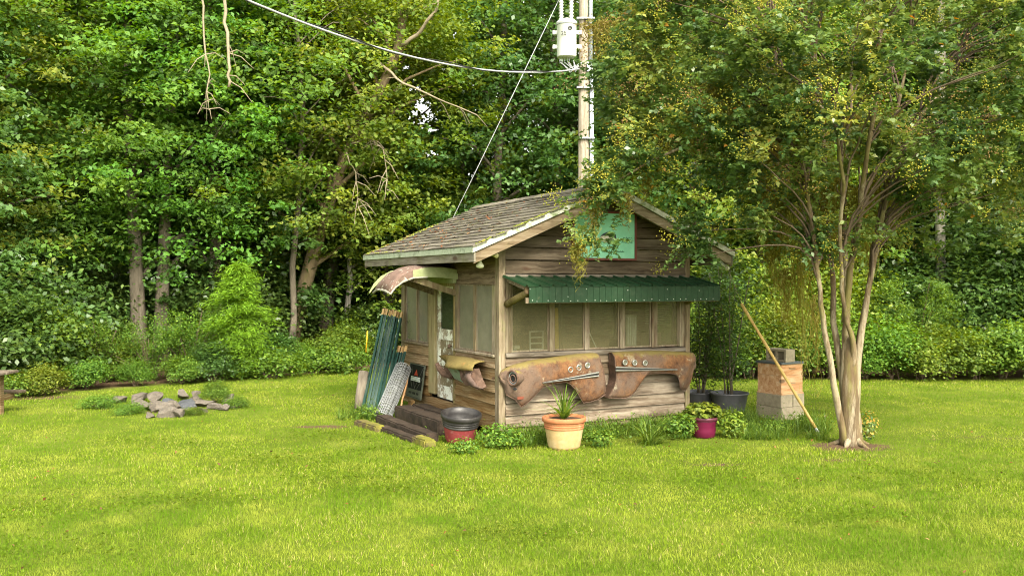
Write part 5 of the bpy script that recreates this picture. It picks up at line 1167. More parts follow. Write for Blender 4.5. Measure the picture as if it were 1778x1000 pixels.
def tree(px, Y, key, label, s=1.0, rz=0.0, group='woodland trees along the lawn edge', name='woodland_tree', tilt=(0, 0)):
    t = empty(name, ((px - 889) * Y / FPX, Y, -.05), rz); t.scale = (s, s, s); t.rotation_euler = (tilt[0], tilt[1], rz)
    tag(t, label, 'tree', group); link('trunk', VAR[key][0], t); link('crown', VAR[key][1], t); return t
def gap_tree(px, Y, seed, leaf, bark, n, size, zmin, zmax, R, r0, label, path=None, boughs=58, group='woodland trees along the lawn edge', name='woodland_tree', cback=0.0):
    X = (px - 889) * Y / FPX; rr = random.Random(seed)
    if path is None:
        path = []; x = y = 0.0
        for k in range(9): path.append((x, y, (zmax - .5) * k / 8)); x += rr.uniform(-.15, .15); y += rr.uniform(-.15, .15)
    V, F_, r, B = crown_leaves(seed, n, size, zmin, zmax, R, boughs, axis=[(p[0], p[1] + cback, p[2]) for p in path], prune=lambda P: in_gap(P + np.array([X, Y, 0])))
    t = tag(empty(name, (X, Y, 0)), label, 'tree', group)
    kp = ~in_gap(np.array(B) + np.array([X, Y, 0]))
    link('trunk', trunk_mb(seed, path, r0, r0 * .4, B[kp], 18).mesh('trunk', M[bark], True), t); link('crown', np_mesh('crown', V, F_, M[leaf], r), t); return t
# trees at the lawn's edge, from the table round to the far side
tree(-60, 20.0, 'laurel_a', 'dark leafy tree beyond the picnic table at the frame edge', .95, .3)
tree(5, 21.5, 'oak_a', 'leafy tree standing behind the picnic table', .95, 1.1)
tree(122, 22.6, 'gum_b', 'leafy tree between the picnic table and the paired trunks', 1.0, 2.0)
gap_tree(243, 21.9, 68, 'leaf_gum', 'bark', 28000, .13, 3.3, 10.6, 2.9, .19, 'broad sweetgum, outer of the paired thick trunks', [(0, 0, 0), (-.05, 0, 1.5), (-.12, 0, 3), (-.2, 0, 4.5), (-.3, .05, 6), (-.34, .1, 7.5), (-.36, .1, 10)], cback=1.5)
gap_tree(278, 22.2, 69, 'leaf_gum', 'bark', 26000, .13, 3.4, 10.6, 2.8, .18, 'broad sweetgum, inner of the paired thick trunks', [(0, 0, 0), (.04, 0, 1.5), (.1, 0, 3), (.16, 0, 4.5), (.25, .05, 6), (.3, .1, 7.5), (.34, .1, 10)], cback=1.4)
gap_tree(503, 22.6, 70, 'leaf_gum', 'bark', 12000, .15, 5.2, 10.4, 2.0, .085, 'slim dark upright trunk beside the leaning tree', boughs=30, cback=.6)
tree(365, 23.0, 'gum_a', 'sweetgum whose low boughs hang over the bright cypress shrub', .88, 4.4)
tree(440, 24.0, 'laurel_b', 'dark leafy tree behind the bright cypress shrub', .98, 1.9)
# the leaning tree
pth = []
for (px, py, Y) in ((500, 640, 23.5), (512, 560, 23.4), (545, 440, 23.3), (572, 350, 23.2), (600, 270, 23.0), (650, 180, 22.8), (690, 90, 22.6), (705, 0, 22.4), (715, -80, 22.3)):
    p = at(px, py, Y); pth.append((p.x - at(500, 640, 23.5).x, p.y - 23.5, max(p.z, 0)))
pth[0] = (pth[0][0], 0, 0)
gap_tree(500, 23.5, 61, 'leaf_oak', 'bark_tan', 25000, .125, 3.4, 9.8, 2.5, .20, 'tall tan trunk leaning strongly towards the hut', pth, 50, cback=.55)
gap_tree(562, 25.5, 62, 'leaf_oak', 'bark', 25000, .135, 3.2, 11.5, 2.8, .20, 'upright brown trunk behind the leaning tree')
gap_tree(603, 24.3, 63, 'leaf_oak', 'bark_pine', 20000, .13, 2.6, 9.5, 2.2, .085, 'thin pale grey trunk near the door side of the hut')
gap_tree(672, 26.0, 64, 'leaf_oak', 'bark', 28000, .14, 1.4, 10.5, 3.0, .16, 'leafy tree rising over the far eave of the hut')
gap_tree(800, 27.5, 65, 'leaf_oak', 'bark', 28000, .14, 1.2, 12.0, 2.9, .16, 'leafy tree behind the mossy roof end')
gap_tree(880, 25.5, 66, 'leaf_laurel', 'bark', 28000, .14, 1.2, 11.5, 2.8, .17, 'dark tree crossed by the guy wire behind the roof')
gap_tree(960, 27.0, 67, 'leaf_laurel', 'bark', 27000, .14, 1.0, 12.5, 3.0, .19, 'dark tree directly behind the transformer')
tree(1085, 25.5, 'laurel_a', 'dark tree behind the utility pole and the roof ridge', 1.05, 2.2)
tree(1190, 24.5, 'oak_b', 'olive leafed tree behind the hut roof and the awning end', .95, .6)
tree(1300, 25.0, 'oak_a', 'leafy tree behind the potted saplings', 1.0, 3.0)
tree(1400, 24.5, 'gum_b', 'leafy tree behind the beehive', .95, 5.0)
tree(1520, 26.0, 'laurel_b', 'dark tree behind the crape myrtle trunks', 1.05, 4.0)
tree(1720, 24.5, 'laurel_a', 'dark vine-hung tree behind the hedge past the pale pine', 1.0, 1.0)
tree(1810, 23.0, 'oak_b', 'leafy tree behind the hedge at the frame edge', 1.0, 2.7)
tree(1900, 22.0, 'laurel_b', 'dark leafy tree past the hedge outside the lawn corner', 1.0, .2)
# pale pine
pn = tag(empty('pine_tree', ((1633 - 889) * 22.6 / FPX, 22.6, 0)), 'straight pale pine trunk rising behind the hedge', 'tree', 'woodland trees along the lawn edge')
MB().tube([(0.02 * math.sin(z), 0, z) for z in np.linspace(0, 13, 12)], [.125 - .004 * k for k in range(12)], 12, wob=.04).build('trunk', M['bark_pine'], pn, smooth=True)
V, F_, r, B = crown_leaves(71, 9000, .16, 8.5, 13.5, 2.2, 30, aspect=.12); link('crown', np_mesh('crown', V, F_, M['leaf_oak'], r), pn)
# deeper rows
BACK = [(-200, 29, 'back_a'), (-60, 31, 'back_b'), (70, 30, 'back_a'), (190, 32, 'back_b'), (330, 30, 'back_a'), (450, 32, 'back_b'), (560, 30.5, 'back_b'), (1010, 31, 'back_b'), (1110, 30, 'back_a'), (1230, 31, 'back_b'), (1340, 30, 'back_a'), (1460, 31.5, 'back_b'),
        (1580, 30, 'back_a'), (1700, 31, 'back_b'), (1820, 29, 'back_a'), (1960, 28, 'back_b')]
for k, (px, Y, key) in enumerate(BACK): tree(px, Y, key, 'dim tree deep in the shade of the wood', 1.0, k * 1.3, 'trees deep in the wood')
for (px, Y, sd) in ((660, 31, 81), (860, 31.5, 83)):
    gap_tree(px, Y, sd, 'leaf_back', 'bark', 13000, .24, .6, 13.5, 3.3, .18, 'dim tree deep in the shade of the wood', boughs=70, group='trees deep in the wood')
def far_wood():
    rng = np.random.default_rng(90); m = 1500
    S = np.stack([rng.uniform(-36, 36, m), rng.uniform(35, 45, m), rng.uniform(0, 17, m)], 1)
    P = (S[:, None] + rng.normal(size=(m, 26, 3)) * [1.0, 1.0, .5]).reshape(-1, 3); P = P[P[:, 2] > 0]
    P = P[~in_gap(P)]
    nr = np.array([0, -.3, .9]) + rng.normal(size=P.shape) * .5
    V, F_ = leaf_geo(rng, P, nr, rng.uniform(.35, .75, len(P)), .65)
    tag(link('far_woods', np_mesh('far_woods', V, F_, M['leaf_back'], rng.beta(2, 2, len(P)))), 'dense far wood behind all the trees', 'woods', kind='stuff')
far_wood()

# shrubs
SH = {}
def shrub_variant(key, seed, leaf, n, size, R, H, clumps=34, aspect=.6, arch=False):
    rng = np.random.default_rng(seed); g = unit(rng.normal(size=(clumps, 3))); g[:, 2] = np.abs(g[:, 2]) * 1.0
    C = g * np.array([R, R, H * .62]) * rng.uniform(.45, 1.0, (clumps, 1)); C[:, 2] += H * .26
    k = n // clumps
    if arch:                                  # drooping strings of small leaves
        th = rng.uniform(0, 2 * np.pi, clumps); t = np.linspace(0, 1, k)[None]; reach = rng.uniform(.45, 1.0, (clumps, 1)) * R; hh = rng.uniform(.6, 1.05, (clumps, 1)) * H
        rx = reach * t ** .8; z = hh * np.sin(np.minimum(t * 1.9, 2.6)) * (1 - .25 * t); P = np.stack([np.cos(th)[:, None] * rx, np.sin(th)[:, None] * rx, z], 2) + rng.normal(size=(clumps, k, 3)) * .045
        nr = np.array([0, 0, .9]) + rng.normal(size=(clumps, k, 3)) * .6
        P, nr = P.reshape(-1, 3), nr.reshape(-1, 3)
    else:
        P = (C[:, None] + rng.normal(size=(clumps, k, 3)) * np.array([.24, .24, .15]) * R).reshape(-1, 3)
        nr = np.repeat(g, k, 0) * .5 + np.array([0, 0, .85]) + rng.normal(size=P.shape) * .5
    kp = P[:, 2] > .01; P, nr = P[kp], nr[kp]
    V, F_ = leaf_geo(rng, P, nr, rng.uniform(.6, 1.3, len(P)) * size, aspect)
    st = MB(); rr = random.Random(seed)
    for q in range(0, clumps, 3):
        c = C[q]; st.tube([(rr.uniform(-.1, .1), rr.uniform(-.1, .1), 0), (c[0] * .5, c[1] * .5, c[2] * .6), tuple(c)], [.018, .013, .006], 5, cap=False)
    SH[key] = (st.mesh('stems', M['twig']), np_mesh('foliage', V, F_, M[leaf], rng.beta(2, 2.2, len(P))))
shrub_variant('leafy', 101, 'leaf_shrub', 7000, .075, .8, 1.5)
shrub_variant('leafy2', 102, 'leaf_shrub', 7000, .085, .85, 1.4)
shrub_variant('dark', 103, 'leaf_laurel', 6500, .10, .85, 1.7)
shrub_variant('lime', 104, 'leaf_lime', 5500, .085, .75, 1.2)
shrub_variant('arch', 105, 'leaf_shrub', 7200, .045, 1.0, 1.6, 60, .6, True)
shrub_variant('low', 106, 'leaf_shrub', 3600, .06, .65, .5)
shrub_variant('mimosa', 107, 'leaf_shrub', 9000, .06, 1.0, 1.9, 46, .25, True)
shrub_variant('thicket', 108, 'leaf_laurel', 14000, .062, .85, 1.7, 60)
shrub_variant('thicket_lime', 109, 'leaf_lime', 13000, .048, .8, 1.3, 60)
shrub_variant('thicket_leafy', 110, 'leaf_shrub', 13000, .045, .82, 1.45, 60)
def shrub(px, Y, key, label, s=1.0, sz=None, rz=0.0, group='shrubs along the wood edge', name='shrub'):
    t = empty(name, ((px - 889) * Y / FPX, Y, 0), rz); t.scale = (s, s, sz or s); tag(t, label, 'shrub', group)
    link('stems', SH[key][0], t); link('foliage', SH[key][1], t); return t
SHR = [(-20, 17.6, 'dark', 'dark shrub behind the picnic table end', 1.1), (45, 18.2, 'dark', 'glossy dark shrub rising just past the picnic table', 1.25), (20, 16.6, 'low', 'low yellow-green weeds under the picnic table', .8), (75, 16.9, 'lime', 'low lime green shrub beside the picnic table', .5),
       (100, 18.6, 'leafy', 'leafy shrub between the table and the stone ring', 1.2), (150, 17.9, 'leafy2', 'bushy shrub left of the stone ring at the wood edge', .5), (175, 19.0, 'arch', 'arching shrub with strings of small leaves behind the stone ring', .95), (235, 18.4, 'leafy', 'rounded shrub directly behind the stone ring', .42),
       (262, 19.3, 'arch', 'drooping small-leaved shrub below the paired trunks', .85), (215, 19.6, 'lime', 'yellow-green shrub under the outer paired trunk', .75), (315, 18.8, 'leafy2', 'low bushy shrub behind the hut end of the stone ring', .5), (330, 19.8, 'arch', 'drooping shrub just short of the bright cypress', 1.1),
       (370, 19.3, 'dark', 'dark low shrub in front of the bright cypress', .55), (470, 20.0, 'low', 'low green ground cover right of the bright cypress', 1.2), (480, 21.3, 'dark', 'dark shrub at the foot of the leaning trunk', .6), (530, 21.3, 'leafy', 'leafy shrub in front of the leaning trunk', .5), (565, 22.0, 'leafy2', 'leafy shrub between leaning trunk and hut', .75),
       (600, 22.6, 'leafy', 'tall leafy shrub covering the thin pale trunk', .85), (585, 21.3, 'low', 'low shrub at the lawn end beside the hut', 1.3), (640, 24.0, 'dark', 'dark shrub seen behind the green posts', 1.0), (650, 23.3, 'mimosa', 'feathery shrub arching beside the green posts', .55),
       (735, 24.2, 'dark', 'dark shrub hidden behind the hut side wall', 1.3), (1205, 21.0, 'leafy2', 'shrub behind the potted saplings and hut corner', 1.2), (1255, 20.5, 'lime', 'yellow-green shrub behind the potted saplings', 1.25), (1300, 19.9, 'leafy', 'leafy hedge shrub between saplings and beehive', 1.05), (1345, 20.3, 'lime', 'yellow-green shrub behind the beehive top', 1.45),
       (1390, 19.9, 'leafy2', 'leafy hedge shrub behind the beehive', .9), (1440, 20.0, 'leafy', 'hedge shrub seen between beehive and tree trunks', 1.05), (1500, 19.8, 'leafy2', 'hedge shrub behind the tree trunks', .75), (1550, 19.7, 'leafy', 'rounded hedge shrub just past the tree trunks', 1.0), (1590, 21.2, 'mimosa', 'feathery mimosa plant below the pale pine', 1.35),
       (1600, 19.6, 'lime', 'bright hedge shrub in front of the mimosa plant', .8), (1650, 19.8, 'leafy2', 'hedge shrub below the pale pine trunk', 1.0), (1695, 19.7, 'leafy', 'hedge shrub right of the pale pine', .65), (1740, 19.9, 'leafy2', 'hedge shrub near the frame edge', 1.05), (1790, 19.8, 'leafy', 'last hedge shrub cut by the frame edge', .95), (1840, 20.0, 'leafy2', 'hedge shrub beyond the frame edge', 1.0),
       (1680, 22.3, 'dark', 'tall vine-covered mound behind the hedge', 1.9), (1770, 22.0, 'dark', 'tall dark mound of vines at the frame edge', 2.1), (1560, 22.5, 'dark', 'dark mound of leaves behind the mimosa plant', 1.5), (1430, 22.6, 'lime', 'tall yellow-green vine mound behind the beehive', 2.2), (1320, 22.8, 'lime', 'tall lit vine mound behind the leaning pole', 2.3), (1230, 23.0, 'leafy', 'tall leafy mound behind the hut corner', 2.2),
       (30, 20.5, 'dark', 'tall dark thicket behind the picnic table', 2.2), (90, 21.5, 'dark', 'tall dark thicket behind the arching shrub', 1.8), (210, 25.5, 'dark', 'dark thicket behind the paired trunks', 1.6), (330, 25.0, 'dark', 'dark thicket between paired trunks and cypress', 2.0), (420, 23.5, 'dark', 'dark thicket behind the bright cypress', 1.9), (545, 27.0, 'dark', 'dark thicket behind the leaning trunk', 2.0), (640, 28.0, 'dark', 'dark thicket deep behind the green posts', 2.0)]
for k, (px, Y, key, lb, s) in enumerate(SHR):
    if s > 1.3 and key in ('dark', 'lime', 'leafy'): key = {'dark': 'thicket', 'lime': 'thicket_lime', 'leafy': 'thicket_leafy'}[key]
    shrub(px, Y, key, lb, s, rz=k * 1.7)
# weeds round the stone ring
for k, (px, py, key, lb, s) in enumerate(((172, 708, 'low', 'weeds at the outer end of the stone ring', .42), (222, 719, 'low', 'weeds growing before the stone ring', .36), (372, 700, 'leafy', 'small bush growing among the ring stones', .30), (335, 721, 'low', 'weeds on the lawn side of the ring stones', .24), (412, 708, 'low', 'weeds at the hut end of the stone ring', .35))):
    X, Y = gpt(px, py); shrub(px, Y, key, lb, s, rz=k, group='weeds round the stone ring')
# bright cypress
def cypress():
    X = (415 - 889) * 19.9 / FPX; rng = np.random.default_rng(55); m = 118; H = 2.55
    z = (np.arange(m) + rng.random(m)) / m * H * .93 + .06; f = z / H
    R = (.16 + .82 * np.sin(np.pi * np.clip(f * .80 + .24, 0, 1)) ** .9) * rng.uniform(.45, 1.25, m) * .86; th = np.arange(m) * 2.4 + rng.normal(0, .5, m)
    ow = np.stack([np.cos(th), np.sin(th), rng.uniform(-.15, .35, m)], 1); k = 170
    t = rng.random((m, k, 1)) ** .6                       # along each branch
    P = np.array([0, 0, 1.0]) * z[:, None, None] + ow[:, None] * t * R[:, None, None] + rng.normal(size=(m, k, 3)) * (np.array([.085, .085, .055]) * (.35 + t))
    P[..., 2] -= .22 * (t[..., 0] * R[:, None]) ** 2 * 1.4
    side = np.stack([-np.sin(th), np.cos(th), np.zeros(m)], 1); sg = np.where(rng.random((m, k, 1)) < .5, -1, 1)
    al = (ow[:, None] * .8 + side[:, None] * sg * .55 + np.array([0, 0, -.35])).reshape(-1, 3); P = P.reshape(-1, 3)
    kp = P[:, 2] > .03; P, al = P[kp], al[kp]
    nr = np.array([0, -.25, 1.0]) + rng.normal(size=P.shape) * .5
    V, F_ = leaf_geo(rng, P, nr, rng.uniform(.05, .15, len(P)), .17, along=al, fold=.02)
    t_ = tag(empty('cypress_shrub', (X, 19.9, 0)), 'bright yellow-green feathery cypress at the wood edge', 'shrub')
    link('foliage', np_mesh('foliage', V, F_, M['leaf_cedar'], rng.beta(2, 2, len(P))), t_)
    MB().tube([(0, 0, 0), (.02, 0, 1.2), (0, 0, 2.3)], [.03, .018, .008], 7).build('stem', M['bark'], t_)
cypress()
# hanging dead vines and dead limbs
def vine(name, label, pts, r0, r1, twigs, seed):
    rr = random.Random(seed); P = [at(*p) for p in pts]; t = tag(empty(name, P[0]), label, 'branch', 'bleached dead branches in the canopy'); base = P[0]
    sm_ = []
    for i in range(len(P) - 1):
        for s in range(4): sm_.append(P[i].lerp(P[i + 1], s / 4) - base + Vector((rr.uniform(-.03, .03), rr.uniform(-.03, .03), 0)))
    sm_.append(P[-1] - base); m = len(sm_)
    MB().tube(sm_, [r0 + (r1 - r0) * i / (m - 1) for i in range(m)], 7, wob=.1, seed=seed).build('stem', M['dead_wood'], t, smooth=True)
    for k in range(twigs):
        i = rr.randrange(m // 3, m); a = sm_[i]; b = a + Vector((rr.uniform(-.5, .5), rr.uniform(-.3, .3), rr.uniform(-.7, .1)))
        MB().tube([a, a.lerp(b, .5) + Vector((0, 0, .08)), b], [.012, .009, .004], 5, cap=False).build('twig', M['dead_wood'], t)
vine('dead_vine', 'thick bleached dead stem hanging down from the top edge', ((388, -40, 18.5), (392, 40, 18.5), (398, 110, 18.4), (397, 152, 18.4)), .036, .026, 5, 1)
vine('dead_vine', 'frayed dead stem hanging beside the thicker bleached one', ((350, -40, 19), (353, 60, 19), (362, 130, 19), (362, 190, 19)), .024, .009, 14, 2)
vine('dead_limb', 'bare pale limb sloping over the gap of sky', ((660, 110, 21.8), (700, 145, 21.6), (760, 172, 21.4), (828, 200, 21.2)), .035, .012, 5, 3)
vine('dead_limb', 'bare forked limb near the top of the leaning trunk', ((700, 80, 21.8), (730, 55, 21.6), (755, 20, 21.4), (770, -30, 21.3)), .05, .03, 3, 4)
vine('dead_twig_cluster', 'tangle of bare hanging twigs beside the leaning trunk', ((610, 250, 21.8), (640, 240, 21.6), (668, 260, 21.5), (672, 330, 21.4)), .02, .006, 14, 5)
vine('dead_twig_cluster', 'thin bare twigs hanging below the leaning trunk bend', ((600, 265, 21.8), (618, 300, 21.7), (622, 360, 21.6)), .02, .006, 10, 6)

# ------------------------------------------------------------------ crape myrtle
def crape_myrtle():
    bx, by = gpt(1478, 772); root = tag(empty('crape_myrtle', (bx, by, 0)), 'large crape myrtle with many tan stems and yellow seed heads', 'tree')
    b0 = Vector((bx, by, 0))
    STEMS = [([(1474, 772, 0), (1470, 720, 0), (1467, 660, .02), (1468, 600, .02), (1470, 540, .0), (1476, 470, -.1), (1490, 400, -.3), (1500, 300, -.7), (1520, 190, -1.0), (1530, 60, -1.2)], .088, .02),
             ([(1468, 772, -.03), (1452, 690, -.1), (1440, 620, -.15), (1428, 550, -.2), (1421, 480, -.3), (1412, 400, -.4), (1396, 300, -.5), (1375, 200, -.8), (1340, 90, -1.1)], .054, .018),
             ([(1474, 760, .08), (1460, 640, .1), (1447, 560, .2), (1446, 480, .3), (1436, 380, .5), (1432, 260, .8), (1420, 140, 1.0), (1400, 40, 1.2)], .060, .018),
             ([(1490, 774, .0), (1487, 710, -.02), (1487, 640, -.03), (1497, 570, -.02), (1508, 500, .0), (1524, 420, .1), (1540, 340, .2), (1568, 255, .4), (1612, 185, .6), (1660, 130, .8)], .068, .016),
             ([(1488, 640, .06), (1496, 560, .1), (1512, 480, .2), (1528, 400, .3), (1535, 300, .6), (1560, 180, 1.0), (1580, 80, 1.2)], .05, .02),
             ([(1480, 640, -.05), (1483, 600, -.1), (1470, 560, -.15), (1462, 500, -.3), (1458, 420, -.5), (1465, 320, -.9), (1450, 200, -1.3)], .045, .018),
             ([(1468, 560, .2), (1470, 470, .3), (1466, 390, .5), (1470, 280, .8), (1480, 150, 1.1)], .05, .02)]
    ends = []; stems = []
    for k, (pp, r0, r1) in enumerate(STEMS):
        P = [at(px, py, by + dy) for (px, py, dy) in pp]; P = [p - b0 for p in P]
        if pp[0][1] > 750: P[0].z = -.03
        sm_ = []
        for i in range(len(P) - 1):
            for s in range(3): sm_.append(P[i].lerp(P[i + 1], s / 3))
        sm_.append(P[-1]); m = len(sm_); rr = random.Random(k)
        sm_ = [p + Vector((rr.uniform(-.008, .008), rr.uniform(-.008, .008), 0)) for p in sm_]
        rad = [(r0 + (r1 - r0) * (i / (m - 1)) ** .55) * (1.12 if i == 0 else 1) for i in range(m)]
        MB().tube(sm_, rad, 12, wob=.05, seed=k).build('stem', M['bark_myrtle'], root, smooth=True); stems.append(sm_)
    P = [at(px, py, by) - b0 for (px, py) in ((1480, 774), (1479, 760), (1476, 730), (1476, 700), (1475, 670), (1476, 640), (1477, 610), (1475, 575))]; P[0].z = -.04
    MB().tube(P, [.15, .128, .118, .112, .108, .10, .085, .05], 16, wob=.10, seed=5).build('trunk', M['bark_myrtle'], root, smooth=True)
    for (a, ln) in ((.3, .3), (1.7, .25), (2.9, .32), (4.0, .22), (5.2, .3)):
        d = Vector((math.cos(a), math.sin(a), 0)); MB().tube([Vector((0, 0, .10)) + d * .06, d * .15 + Vector((0, 0, .035)), d * ln + Vector((0, 0, -.02))], [.05, .036, .015], 7, wob=.1).build('root', M['bark_myrtle'], root, smooth=True)
    # leaf clusters
    rng = np.random.default_rng(7); C = []
    cx, cy, cz = 4.25, 11.9, 4.75
    n = 0
    while n < 400:
        g = unit(rng.normal(size=(1, 3)))[0] * rng.uniform(.55, 1.0) ** .5; p = np.array([cx + g[0] * 3.45, cy + g[1] * 2.3, cz + g[2] * 2.15])
        px = 889 + p[0] / p[1] * FPX; py = 489 - (p[2] - EYE) / p[1] * FPX
        if p[2] < 3.25 or (1400 < px < 1570 and py > 215) or px < 1010 or (px < 1330 and py > 285 - (px < 1200) * 45): continue
        C.append(p); n += 1
    for (x0, x1, y0, y1, Y0_, Y1_, k) in ((995, 1062, 290, 352, 11.0, 11.6, 9), (995, 1050, 405, 430, 11.1, 11.4, 3), (1030, 1150, 170, 300, 10.8, 12.0, 18), (1165, 1225, 390, 450, 11.4, 12.0, 6), (1240, 1300, 280, 330, 11.2, 12.4, 7), (1300, 1400, 290, 420, 11.0, 12.6, 16), (1400, 1530, 395, 440, 11.3, 11.6, 7), (1390, 1460, 290, 330, 11.2, 11.6, 5),
                                          (1555, 1610, 260, 420, 11.4, 13.0, 9), (1655, 1770, 250, 430, 11.4, 13.0, 18), (1610, 1655, 230, 300, 11.4, 13.0, 4), (1480, 1560, 200, 290, 11.0, 12.0, 10), (1300, 1420, 90, 300, 10.4, 11.4, 22), (1150, 1300, 90, 300, 10.4, 11.6, 22), (1580, 1790, 60, 280, 10.4, 11.6, 22)):
        for q in range(k): C.append(np.array(at(rng.uniform(x0, x1), rng.uniform(y0, y1), rng.uniform(Y0_, Y1_))))
    C = np.array(C); m = len(C); nt_, nl = 10, 18
    ow = unit(C - np.array([cx, cy, cz - .9]))
    dirs = unit((ow[:, None] * .55 + np.array([0, 0, .25]) + rng.normal(size=(m, nt_, 3)) * .62).reshape(-1, 3)); Lt = rng.uniform(.20, .42, m * nt_)
    base = np.repeat(C - ow * .12, nt_, 0) + rng.normal(size=(m * nt_, 3)) * .07
    t = (np.arange(nl) + rng.random((m * nt_, nl))) / nl
    P = base[:, None] + dirs[:, None] * (t * Lt[:, None])[..., None]; P[..., 2] -= .10 * t ** 2 * Lt[:, None]
    al = np.repeat(dirs, nl, 0); sd = unit(np.cross(al, np.array([0, 0, 1.0]) + rng.normal(size=al.shape) * .3)); sg = np.where(np.tile(np.arange(nl) % 2, m * nt_) == 0, 1, -1)[:, None]
    P = P.reshape(-1, 3) + sd * sg * .026 + rng.normal(size=al.shape) * .008
    nr = np.array([0, 0, .75]) + rng.normal(size=P.shape) * .38 + al * .15
    V, F_ = leaf_geo(rng, P - np.array(b0), nr, rng.uniform(.05, .095, len(P)), .60, along=sd * sg + al * .6)
    r = (.4 * rng.beta(1.8, 2.4, len(P)) + .6 * np.repeat(rng.random(m) ** 1.3, nt_ * nl)) * .82; r[rng.random(len(P)) < .004] = 1.0
    link('crown', np_mesh('crown', V, F_, M['leaf_myrtle'], r), root)
    tips = (base + dirs * Lt[:, None])
    # twigs feeding the clusters
    mb = MB(); rr = random.Random(2); allp = [p for s in stems for p in s if p.z > 2.0]
    for c in C[::3]:
        c = Vector(c) - b0; cand = min((p for p in allp if p.z < c.z - .25), key=lambda p: (p - c).length + max(0, p.z - c.z + 1.2) * 1.2, default=None)
        if cand is None or (cand - c).length > 2.2: continue
        d = (cand - c).length; c1 = cand + Vector((rr.uniform(-.1, .1), rr.uniform(-.1, .1), d * .45)); c2 = c.lerp(cand, .35) + Vector((rr.uniform(-.12, .12), rr.uniform(-.12, .12), .12))
        pts = [cand * (1 - t) ** 3 + c1 * 3 * t * (1 - t) ** 2 + c2 * 3 * t * t * (1 - t) + c * t ** 3 for t in (0, .14, .28, .42, .56, .7, .85, 1)]
        pts = [p + Vector((rr.uniform(-.018, .018), rr.uniform(-.018, .018), rr.uniform(-.012, .012))) for p in pts]
        mb.tube(pts, [.018, .0165, .0145, .0125, .0105, .0085, .006, .003], 5, cap=False)
    tag(mb.build('twigs', M['twig'], root, smooth=True), kind='stuff')
    P = [at(px, py, Y) - b0 for (px, py, Y) in ((1400, 255, 11.4), (1310, 235, 11.4), (1215, 243, 11.3), (1130, 280, 11.3), (1062, 320, 11.3))]
    MB().tube(P, [.028, .026, .022, .016, .01], 8).build('long_branch', M['bark_myrtle'], root, smooth=True)
    P = [at(px, py, Y) - b0 for (px, py, Y) in ((1560, 275, 12.1), (1600, 232, 12.1), (1660, 210, 12.2), (1730, 200, 12.3))]
    MB().tube(P, [.028, .024, .018, .012], 8).build('long_branch', M['bark_myrtle'], root, smooth=True)
    # seed heads
    oct_v = np.array([(1, 0, 0), (-1, 0, 0), (0, 1, 0), (0, -1, 0), (0, 0, 1), (0, 0, -1)], float); oct_f = np.array([(0, 2, 4), (2, 1, 4), (1, 3, 4), (3, 0, 4), (2, 0, 5), (1, 2, 5), (3, 1, 5), (0, 3, 5)])
    pick = rng.random(len(tips)) < .23; heads = tips[pick] + dirs[pick] * .05; heads[:, 2] += .03; kk = 30
    bp_ = (heads[:, None] + rng.normal(size=(len(heads), kk, 3)) * [.065, .065, .06]).reshape(-1, 3) - np.array(b0)
    sz = rng.uniform(.0075, .0115, len(bp_)); V = (bp_[:, None] + oct_v[None] * sz[:, None, None]).reshape(-1, 3)
    F_ = (np.arange(len(bp_))[:, None, None] * 6 + oct_f[None]).reshape(-1, 3)
    hr = np.repeat(np.where(rng.random(len(heads)) < .16, .97, rng.uniform(.1, .72, len(heads))), kk); hr = np.clip(hr + rng.normal(0, .06, len(hr)), 0, 1)
    tag(link('seed_heads', np_mesh('seed_heads', V, F_, M['berry'], np.repeat(hr, 8)), root), kind='stuff')
crape_myrtle()
# Spanish moss
def moss(px, py, Y, wpx, hpx, n, label, seed):
    rng = np.random.default_rng(seed); b = at(px, py, Y); W = wpx * Y / FPX; Hm = hpx * Y / FPX; seg = 12; V, F_, R_ = [], [], []
    for k in range(n):
        x, y = rng.normal(0, W * .28), rng.normal(0, W * .22); L = Hm * rng.uniform(.15, 1.0) ** 1.3 * (1 - .35 * min(1, abs(x) / (W * .6))); ph = rng.uniform(0, 6.28, 4); a = rng.uniform(0, np.pi); wd = rng.uniform(.0025, .0055)
        z0 = rng.normal(0, .04); i0 = len(V)
        for s in range(seg + 1):
            t = s / seg; xx = x * (1 - .25 * t) + .045 * np.sin(t * 5 + ph[0]) + .022 * np.sin(t * 17 + ph[1]); yy = y * (1 - .25 * t) + .045 * np.sin(t * 4 + ph[2]) + .022 * np.sin(t * 15 + ph[3])
            w_ = wd * (1.3 - t); V.append((xx - np.cos(a) * w_, yy - np.sin(a) * w_, z0 - L * t)); V.append((xx + np.cos(a) * w_, yy + np.sin(a) * w_, z0 - L * t + rng.normal(0, .01)))
        r = rng.random()
        for s in range(seg): i = i0 + 2 * s; F_.append((i, i + 1, i + 3, i + 2)); R_.append(r)
    o = link('spanish_moss', np_mesh('spanish_moss', np.array(V), np.array(F_), M['leaf_moss'], np.array(R_))); o.location = b
    tag(o, label, 'moss', 'moss hanging in the crape myrtle')
IN = 'brownish moss hanging inside the crape myrtle crown'
